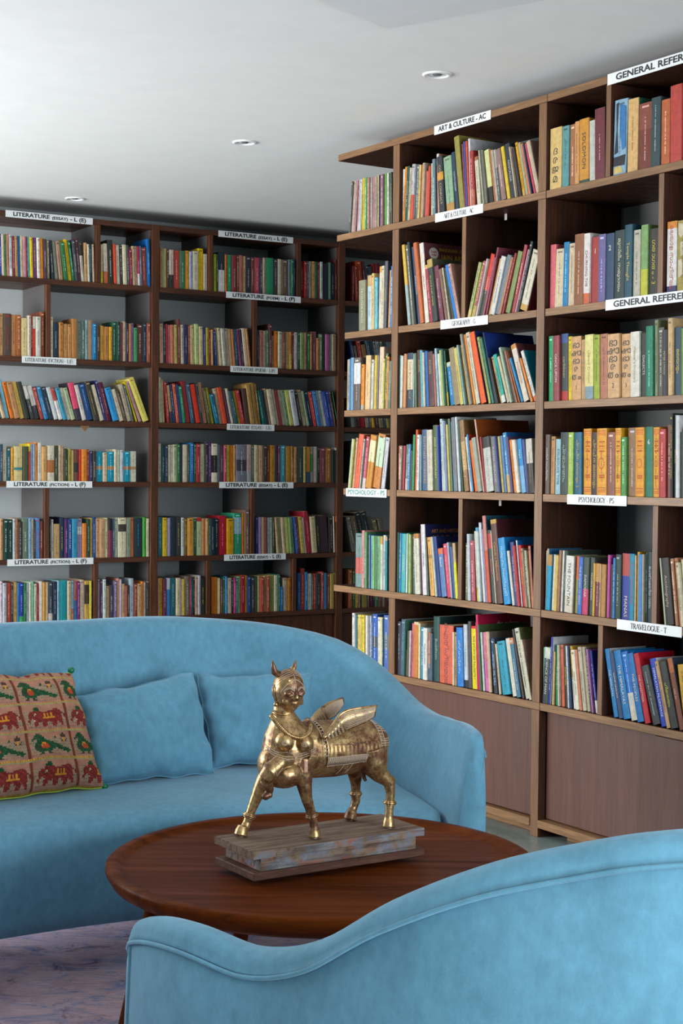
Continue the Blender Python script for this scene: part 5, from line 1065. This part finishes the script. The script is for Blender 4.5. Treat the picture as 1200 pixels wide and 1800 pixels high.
# chest: upright bust rising out of the shoulders
T([S(503, 1358, yc), S(503, 1335, yc), S(504, 1310, yc), S(503, 1288, yc), S(500, 1268, yc), S(498, 1252, yc)], [PX(36), PX(45), PX(44), PX(39), PX(27), PX(18)], 28)
E(S(497, 1358, yc-.02), (.046, .05, PX(27)))
E(S(478, 1345, yc-.005), (.030, .04, PX(33)))
# neck and head; the face is turned towards the near side
E(S(497, 1247, yc), (.022, .022, .02))
fd = Vector((-.08, -1, -.06)).normalized()                               # facing direction in the figure frame
hq = fd.to_track_quat('-Y', 'Z')
HC = S(507, 1214, yc-.01); HR = (PX(27.5), PX(30), PX(39.5))
m_h = Matrix.Translation(HC) @ hq.to_matrix().to_4x4()
def Hd(x, y, z): return m_h @ Vector((x, y, z))
hb = bmesh.new(); bmesh.ops.create_uvsphere(hb, u_segments=40, v_segments=28, radius=1)
for q in hb.verts:
    x, y, z = q.co; t_ = max(0, -z); x *= 1-.26*t_**1.5; y2 = y*(1-.18*t_) - .08*t_*(y < 0)
    q.co = m_h @ Vector((x*HR[0], y2*HR[1], z*HR[2]))
me_ = bpy.data.meshes.new('tmp'); hb.to_mesh(me_); hb.free(); bm.from_mesh(me_); bpy.data.meshes.remove(me_)
def face_y(x, z):
    t_ = max(0, -z/HR[2]); xs_ = x/HR[0]/(1-.26*t_**1.5); zz = z/HR[2]; q = max(0, 1-xs_*xs_-zz*zz)
    return -math.sqrt(q)*HR[1]*(1-.18*t_)-.08*t_*HR[1]
def Fp(x, z, d=0):
    x *= 1.2; z = z*1.1+.001
    return Hd(x, face_y(x, z)-d, z)
E(HC+Vector((0, .003, .008)), (.0325, .034, .0385))
# nose, brow ridges, lids, lips, chin
T([Fp(0, .007, -.001), Fp(0, -.002, .003), Fp(0, -.010, .0065)], [.0026, .0034, .0046], 10)
E(Fp(-.0045, -.0115, .0022), (.0032,)*3); E(Fp(.0045, -.0115, .0022), (.0032,)*3)
for s_ in (-1, 1):
    E(Fp(s_*.0125, -.0005, -.0012), (.0095, .0066, .0054), hq)
    T([Fp(s_*.005, -.0025, .0012), Fp(s_*.012, -.0055, .0042), Fp(s_*.0195, -.0035, .001)], [.0014, .0021, .0014], 8)
    T([Fp(s_*.004, .004, .0002), Fp(s_*.011, .0095, .0008), Fp(s_*.020, .005, .0004)], [.0016, .0024, .0014], 8)
    E(Fp(s_*.014, -.017, -.0055), (.0085, .0075, .009), hq)
T([Fp(-.0095, -.0205, -.0012), Fp(-.004, -.0205, .0006), Fp(0, -.0213, .0008), Fp(.004, -.0205, .0006), Fp(.0095, -.020, -.0012)], [.0014, .0026, .0022, .0026, .0014], 8)
T([Fp(-.007, -.0230, -.0008), Fp(0, -.0250, .0008), Fp(.007, -.0230, -.0008)], [.0014, .0030, .0014], 8)
E(Fp(0, -.033, -.0035), (.007, .006, .006), hq)
# hair swept to both sides of the parting, as low ridges
for s_ in (-1, 1):
    for k in range(4):
        a0 = .30+.16*k
        T([Fp(s_*.001, .030-.0*k, -.001) if k == 0 else Hd(s_*.002, face_y(.002, .034)+.004*k, .036-.001*k), Hd(s_*.014, -HR[1]*.70+.006*k, .026-.001*k+.002), Hd(s_*.0245, -HR[1]*.36+.006*k, .013-.0005*k), Hd(s_*.029, -HR[1]*.05+.005*k, -.002)], [.0022, .0026, .0024, .0018], 8)
# breasts, shoulder boss, thighs
for px, py, r in ((500, 1304, 17), (536, 1307, 15)):
    c = S(px, py, .040 if px < 520 else .036); E(c, (PX(r), PX(r)*1.0, PX(r)*1.02))
T([S(500, 1306, .03), S(500, 1307, .022)], [.0035, .002], 10); T([S(536, 1309, .026), S(536, 1310, .018)], [.0032, .002], 10)
T([S(520, 1300, .07), S(545, 1305, .066), S(552, 1320, .06)], [PX(26), PX(26), PX(22)], 18)
E(S(540, 1271, .12), (.012, .013, .012))
def leg(pts, rs): T(pts, rs, 18)
# standing forelegs
L1 = [S(484, 1345, .11), S(472, 1362, .118), S(459, 1383, .125), S(450, 1403, .130), S(443, 1420, .133), S(438, 1434, .134), S(434, 1446, .135), S(430, 1455, .134)]
leg(L1, [.026, .023, .0165, .0128, .0108, .0098, .0092, .0105])
L2 = [S(532, 1335, .055), S(532, 1358, .048), S(535, 1382, .044), S(539, 1404, .042), S(544, 1420, .041), S(548, 1434, .041), S(551, 1446, .040), S(552, 1455, .040)]
leg(L2, [.024, .0225, .0165, .0125, .0108, .0096, .0090, .0102])
# folded foreleg in front of the chest
T([S(512, 1334, .035), S(492, 1340, .024), S(474, 1356, .024), S(466, 1368, .03)], [.012, .017, .019, .017], 16)
T([S(468, 1372, .035), S(474, 1388, .06), S(470, 1398, .06)], [.014, .009, .009], 12); E(S(467, 1400, .06), (.010, .008, .008)); E(S(475, 1398, .056), (.005, .005, .006))
# hind legs
L3 = [S(622, 1340, .128), S(624, 1360, .142), S(625, 1378, .147), S(625, 1395, .148), S(625, 1408, .148), S(622, 1418, .148), S(619, 1424, .148)]
leg(L3, [.028, .0175, .0118, .0105, .0105, .0092, .0100])
L4 = [S(650, 1318, .062), S(657, 1344, .055), S(668, 1362, .048), S(684, 1375, .042), S(686, 1392, .040), S(685, 1411, .040), S(684, 1424, .040), S(683, 1434, .040)]
leg(L4, [.042, .034, .020, .0145, .0108, .0095, .0098, .0100])
E(S(690, 1372, .042), (.007, .008, .008))
T([S(637, 1352, .09), S(640, 1368, .085), S(643, 1373, .082)], [.006, .0045, .004], 10)
# hooves: flared and flat underneath
def hoof(px, py, y, toe, r=.0145):
    b = S(px, py, y); zb = Z0+.0015
    T([Vector((b.x, b.y, zb+.021)), Vector((b.x+toe*.35, b.y-.001, zb+.012)), Vector((b.x+toe*.62, b.y-.002, zb+.0015))], [r*.78, r*.95, r*1.06], 18)
    T([Vector((b.x+toe*.2, b.y, zb+.013)), Vector((b.x+toe*1.25, b.y-.002, zb+.004))], [r*.7, r*.5], 14)
def into(Lg, px, py, y, r=.0100):
    b = S(px, py, y); T([Lg[-2], Lg[-1], Vector((b.x, b.y, Z0+.016))], [r*.9, r, r*1.05], 16)
into(L1, 427, 1461, .135); into(L2, 552, 1464, .040); into(L3, 619, 1432, .146); into(L4, 683, 1446, .040)
hoof(427, 1461, .135, -.012); hoof(552, 1464, .040, -.001, .0138); hoof(619, 1432, .146, -.013); hoof(683, 1446, .040, -.003, .0138)
me = bpy.data.meshes.new('body'); bm.normal_update(); bm.to_mesh(me); bm.free()
body = link('body', me, GILD, st)
md = body.modifiers.new('fuse', 'REMESH'); md.mode = 'VOXEL'; md.voxel_size = .00165; md.use_smooth_shade = True
ms_ = body.modifiers.new('soften', 'SMOOTH'); ms_.factor = .5; ms_.iterations = 3
from mathutils.bvhtree import BVHTree
bpy.context.view_layer.update()
_e = body.evaluated_get(bpy.context.evaluated_depsgraph_get()); _m = _e.to_mesh()
BV = BVHTree.FromPolygons([v.co.copy() for v in _m.vertices], [tuple(p.vertices) for p in _m.polygons]); _e.to_mesh_clear()
def snap(p, off=.0003):
    co, n_, i_, d_ = BV.find_nearest(Vector(p)); return co+n_*off
def snapf(pts, off=.0003):
    ys = []
    for p in pts:
        h_ = BV.ray_cast(Vector((p.x, -.3, p.z)), Vector((0, 1, 0))); ys.append(h_[0].y if h_[0] else p.y)
    for _ in range(3): ys = [min(ys[i], (ys[max(i-1, 0)]+ys[i]*2+ys[min(i+1, len(ys)-1)])/4) for i in range(len(ys))]
    return [Vector((p.x, y-off, p.z)) for p, y in zip(pts, ys)]
def snapl(lst, off=.0003): return [([snap(q, off) for q in p], r) for p, r in lst]
# hold the body above the planks: wooden pegs under the hooves
for px, py, y in ((424, 1467, .134), (553, 1471, .040), (617, 1436, .147), (684, 1456, .040)):
    b = S(px, py, y); bm = bmesh.new(); tube_bm(bm, [Vector((b.x, b.y, .0615)), Vector((b.x, b.y, Z0+.006))], .006, 10); from_bm('peg', bm, LIMEW, st, True)
def tubes(name, lst, mat, n=8):
    bm = bmesh.new()
    for pts, r in lst: tube_bm(bm, pts, r, n)
    return from_bm(name, bm, mat, st, True)
# horns, ears
for a, b, c in (((482, 1181), (480.5, 1171), (478.6, 1161)), ((514, 1178), (518, 1170), (519, 1161))):
    bm = bmesh.new(); tube_bm(bm, [S(a[0]+(9 if a[0] < 500 else -5), a[1]+6, yc-.004), S(*a, yc-.004), S(*b, yc-.006), S(*c, yc-.006)], [.0085, .0074, .0048, .0012], 14); from_bm('horn', bm, GILD, st, True)
for s_ in (-1, 1):
    bm = bmesh.new()
    tube_bm(bm, [Hd(s_*.0305, .004, .014), Hd(s_*.0345, .003, .007), Hd(s_*.0345, .002, -.006), Hd(s_*.031, .001, -.016), Hd(s_*.0305, .0, -.022)], [.0025, .0045, .004, .003, .0018], 10)
    ell_bm(bm, Hd(s_*.0305, -.002, -.028), (.0052,)*3, seg=14); ell_bm(bm, Hd(s_*.0325, -.003, .0), (.003, .0035, .005), seg=12)
    from_bm('ear', bm, GILD, st, True)
# pale carved lines of the face and hair line
FL = []
LD = plain('carved_shadow', lin('3a2416'), .6)
lids = [([Fp(s_*.0045, -.0035, .0030), Fp(s_*.0085, -.0062, .0052), Fp(s_*.0125, -.0068, .0062), Fp(s_*.0165, -.0060, .0045), Fp(s_*.0205, -.0035, .0022)], .0007) for s_ in (-1, 1)]
lids.append(([Fp(-.0095, -.0215, .0012), Fp(-.004, -.0223, .0034), Fp(0, -.0230, .0036), Fp(.004, -.0223, .0034), Fp(.0095, -.0212, .0012)], .0006))
for s_ in (-1, 1): lids.append(([Fp(s_*.0045, -.0138, .0050), Fp(s_*.0028, -.0148, .0062), Fp(s_*.001, -.0145, .0072)], .0008))
tubes('carved_shadow', snapl([([Vector(q) for q in crom([tuple(q) for q in p], 12)], r) for p, r in lids], .0), LD, 6)
for s_ in (-1, 1):
    FL.append(([Fp(0, .0265, .0003), Fp(s_*.012, .0195, .0004), Fp(s_*.021, .0090, .0006), Fp(s_*.0245, .0, .0006)], .0008))
    for dz, dd in ((.006, .0002), (.0085, .0002)):
        FL.append(([Fp(s_*.0035, dz-.002, dd+.0012), Fp(s_*.009, dz+.0035, dd+.0022), Fp(s_*.0155, dz+.0025, dd+.0022), Fp(s_*.022, dz-.005, dd+.0018)], .0007))
FL.append(([Fp(0, .0265, .0004), Fp(0, .016, .0004), Fp(0, .007, .0003)], .0006)); FL.append(([Hd(0, -HR[1]*.55, HR[2]*.83), Fp(0, .030, .002), Fp(0, .0265, .0006)], .0009))
for s_ in (-1, 1):
    for k in range(5):
        FL.append(([Hd(s_*.003, -HR[1]*.78+.0065*k, .044), Hd(s_*.016, -HR[1]*.62+.0065*k, .036), Hd(s_*.028, -HR[1]*.34+.0065*k, .022), Hd(s_*.036, -HR[1]*.05+.0065*k, .006)], .0006))
tubes('carved_line', snapl([([Vector(q) for q in crom([tuple(q) for q in p], 14)], r) for p, r in FL], .0001), LIMEW, 6)
bm = bmesh.new(); ell_bm(bm, Fp(0, .0045, .0008), (.0022,)*3, seg=12); from_bm('forehead_mark', bm, plain('mark_dark', lin('2c2420'), .4), st, True)
# necklaces: collar, heavy garland, chest bands
def around(cpx, cpy, rx, ry, sag, a0, a1, n=26, yoff=.0):
    c = S(cpx, cpy, yc+yoff); out = []
    for k in range(n+1):
        a = math.radians(a0+(a1-a0)*k/n); out.append(Vector((c.x+rx*math.cos(a), c.y+ry*math.sin(a), c.z-sag*max(0, -math.sin(a))**1.4)))
    return out
tubes('collar', [(around(497, 1252, .0225, .0225, .002, 0, 360, 32), .0022), (around(497, 1255, .0245, .0245, .003, 0, 360, 32), .0014)], GILD)
gl_ = [S(476, 1258, .060), S(484, 1268, .046), S(494, 1280, .036), S(505, 1290, .029), S(517, 1296, .0255), S(529, 1297, .0265), S(541, 1291, .036), S(546, 1280, .05), S(543, 1268, .062)]
glc = [Vector(q) for q in crom([tuple(q) for q in gl_], 40)]
bm = bmesh.new(); tube_bm(bm, glc, .0052, 12)
for k in range(1, 39): ell_bm(bm, glc[k]+Vector((0, -.0032, .0005)), (.0032, .0026, .0038), seg=8)
from_bm('garland', bm, GILD, st, True)
bands = []
for dz in (0, 4, 8):
    bands.append(([S(465, 1308+dz, .06), S(470, 1312+dz, .045), S(482, 1320+dz, .028), S(498, 1325+dz, .024), S(514, 1326+dz, .0235), S(530, 1328+dz, .021), S(544, 1322+dz, .028), S(552, 1312+dz, .04)], .00085))
bands.append(([S(516, 1299, .028), S(516, 1312, .030), S(515, 1326, .0245)], .0008)); bands.append(([S(513, 1299, .028), S(513, 1312, .030), S(512, 1326, .0245)], .0008))
for cx_, cy_, y_ in ((500, 1306, .0235), (536, 1309, .0205)):
    for r_ in (.0052, .0032): bands.append(([S(cx_, cy_, y_)+Vector((r_*math.cos(a), (.0012 if r_ > .004 else 0), r_*math.sin(a))) for a in [2*math.pi*k/14 for k in range(15)]], .0006))
bands.append(([S(478, 1362, .03), S(480, 1350, .018), S(492, 1340, .006), S(508, 1335, .018)], .0007))
bands.append(([S(482, 1372, .034), S(476, 1358, .040), S(485, 1346, .036)], .0007))
bands = [([Vector(q) for q in crom([tuple(q) for q in p], 24)], r) for p, r in bands]
tubes('chest_cord', [(snapf(p), r) for p, r in bands], LIMEW, 6)
# saddle cloth wrapped over the barrel with a pleated fringe
def barrel(x, ang, grow=.0):
    c0 = S(548, 1318, yc); c1 = S(652, 1309, yc); t_ = (x-c0.x)/(c1.x-c0.x); c = c0.lerp(c1, t_)
    R = (PX(50)*(1-t_)+PX(43.5)*t_)+grow
    return Vector((x, c.y-R*math.sin(ang), c.z+R*math.cos(ang)))
xa, xb = S(546, 1318, yc).x+.004, S(645, 1309, yc).x
bm = bmesh.new(); NU, NV = 44, 40; grid = []
for i in range(NU+1):
    row_ = []
    for j in range(NV+1):
        an = -1.95+3.9*j/NV; row_.append(bm.verts.new(barrel(xa+(xb-xa)*i/NU, an, .0022+.0006*math.sin(i*1.9)*(abs(an) > 1.3))))
    grid.append(row_)
for i in range(NU):
    for j in range(NV): bm.faces.new((grid[i][j], grid[i+1][j], grid[i+1][j+1], grid[i][j+1]))
sc_ = from_bm('saddle_cloth', bm, GILD, st, True); q = sc_.modifiers.new('thick', 'SOLIDIFY'); q.thickness = .0022; q.offset = 0
tas = []
for s_ in (1, -1):
    for k in range(40):
        x = xa+(xb-xa)*(k+.5)/40
        tas.append(([barrel(x+.0012, s_*1.70, .004), barrel(x+.0004, s_*1.84, .0042), barrel(x-.0016, s_*1.99, .0030)], [.0011, .0013, .0009]))
    for an in (1.70, 2.0): tas.append(([barrel(xa+(xb-xa)*k/24, s_*an, .0038) for k in range(25)], .0008))
for k in range(26):
    an = -1.6+3.2*k/25
    for x0_, d_ in ((xb-.0005, .010), (xa+.001, -.010)):
        tas.append(([barrel(x0_, an, .0038), barrel(x0_+d_*.8, an+.03, .0034)], [.0010, .0009]))
for x_ in (xa, xa-.010, xb, xb+.010): tas.append(([barrel(x_, -1.7+3.4*k/30, .0036) for k in range(31)], .0008))
tubes('fringe', [([q_ if (q_-snap(q_, 0)).length > .0022 else snap(q_, .0030) for q_ in p], r) for p, r in tas], LIMEW, 6)
crk = []
rs_ = random.Random(5)
for ln in ((1.25, .1, .9), (1.32, .35, .8), (1.05, .2, .5)):
    pts = []; 
    for k in range(15): pts.append(barrel(xa+(xb-xa)*(ln[1]+(ln[2]-ln[1])*k/14), ln[0]+rs_.uniform(-.05, .05), .0036))
    crk.append((pts, .0005))
tubes('crack', crk, plain('crack_dark', lin('3c2818'), .7), 5)
# girth cords under the belly and over the rump
gc_ = []
for fx in (.34, .50): gc_.append(([barrel(xa+(xb-xa)*(fx-.08*k/8), 2.0+.55*k/8, .0006) for k in range(9)], .0008))
RC = S(648, 1305, yc-.006)
def rump(a, el, gr=.0012):
    return RC+Vector(((.046+gr)*math.cos(el)*math.sin(a), -(.046+gr)*math.cos(el)*math.cos(a), (PX(36)+gr)*math.sin(el)))
for k in range(4): gc_.append(([rump(.05+.22*q, .34-.115*k-.02*q) for q in range(7)], .0008))
for k in range(3): gc_.append(([rump(.1+.26*q, 1.15-.16*k-.06*q) for q in range(6)], .0008))
tubes('girth_cord', snapl(gc_), LIMEW, 6)
# leg rings
def ring(c, ax_, R, r): 
    ax_ = ax_.normalized(); a = ax_.orthogonal().normalized(); b = ax_.cross(a)
    return ([c+(a*math.cos(t_)+b*math.sin(t_))*R for t_ in [2*math.pi*k/24 for k in range(25)]], r)
for Lg, i0 in ((L1, 5), (L2, 5), (L3, 3), (L4, 5)):
    c = Lg[i0]; ax_ = Lg[i0+1]-Lg[i0-1]; u_ = ax_.normalized()
    tubes('anklet', [ring(c-u_*.0035, ax_, .0112, .0022), ring(c, ax_, .0122, .0030), ring(c+u_*.0038, ax_, .0108, .0020)], GILD, 10)
# wings: a curved blade with a rolled leading edge, scale feathers at the root and long flight feathers
def wing(name, top, bot, y0, y1, face):
    A = crom([(x, y) for x, y in top], 30); B_ = crom([(x, y) for x, y in bot], 30)
    gr = []
    for i in range(30):
        t_ = i/29; row_ = []
        for j in range(13):
            s_ = j/12; px = A[i][0]*(1-s_)+B_[i][0]*s_; py = A[i][1]*(1-s_)+B_[i][1]*s_
            yy = y0+(y1-y0)*t_ + face*.010*math.sin(math.pi*s_)*(1-.4*t_)
            row_.append(S(px, py, yy))
        gr.append(row_)
    bm = bmesh.new(); G_ = [[bm.verts.new(p) for p in r_] for r_ in gr]
    for i in range(29):
        for j in range(12): bm.faces.new((G_[i][j], G_[i+1][j], G_[i+1][j+1], G_[i][j+1]))
    wg = from_bm('wing', bm, GILD, st, True); m_ = wg.modifiers.new('thick', 'SOLIDIFY'); m_.thickness = .0042; m_.offset = 0
    def sub(nm, lst, mat, n=8):
        bm = bmesh.new()
        for p_, r_ in lst: tube_bm(bm, p_, r_, n)
        o = from_bm(nm, bm, mat, None, True); o.parent = wg
    sub('leading_edge', [([r_[0] for r_ in gr], [.0018+.0016*math.sin(math.pi*min(1, .25+.75*i/29)) for i in range(30)])], GILD, 10)
    off_ = Vector((0, -.0028, 0))
    ft = []
    for j in range(1, 12): ft.append(([gr[i][j]+off_ for i in range(13, 29)], .0007 if j % 2 else .0010))
    for i_ in (12, 18, 23): ft.append(([gr[i_+(1 if j % 2 else 0)][j]+off_*1.05 for j in range(0, 13)], .0008))
    sub('feather_rib', ft, LIMEW, 6)
    sf = []
    for i in range(2, 12, 2):
        for j in range(1, 12, 2):
            p = gr[i][j]; q = gr[min(i+1, 29)][j]; r2 = gr[i][min(j+1, 12)]
            sf.append(([p+off_*1.1, (p+q)/2*.5+r2*.5+off_*1.3, q*.3+gr[i+1][j+1]*.7+off_*1.1], .0009))
            sf.append(([p+off_*1.1, gr[i+1][max(0, j-1)]*.5+q*.5+off_*1.3, gr[i+1][j]+off_*1.1], .0009))
    sub('scale_feather', sf, LIMEW, 6)
wing('wing', [(566, 1296), (578, 1284), (589, 1268.5), (598, 1256), (612, 1248.5), (636, 1244), (663, 1240)], [(569, 1299), (585, 1296), (600, 1288), (615, 1281), (630, 1274.5), (646, 1267), (658, 1258)], .040, .016, -1)
wing('wing', [(545, 1270), (552, 1258), (565, 1245), (578, 1236), (590, 1231), (603, 1226.5)], [(550, 1273), (566, 1271), (580, 1264), (590, 1256), (597, 1247), (603.5, 1236)], .14, .165, -1)
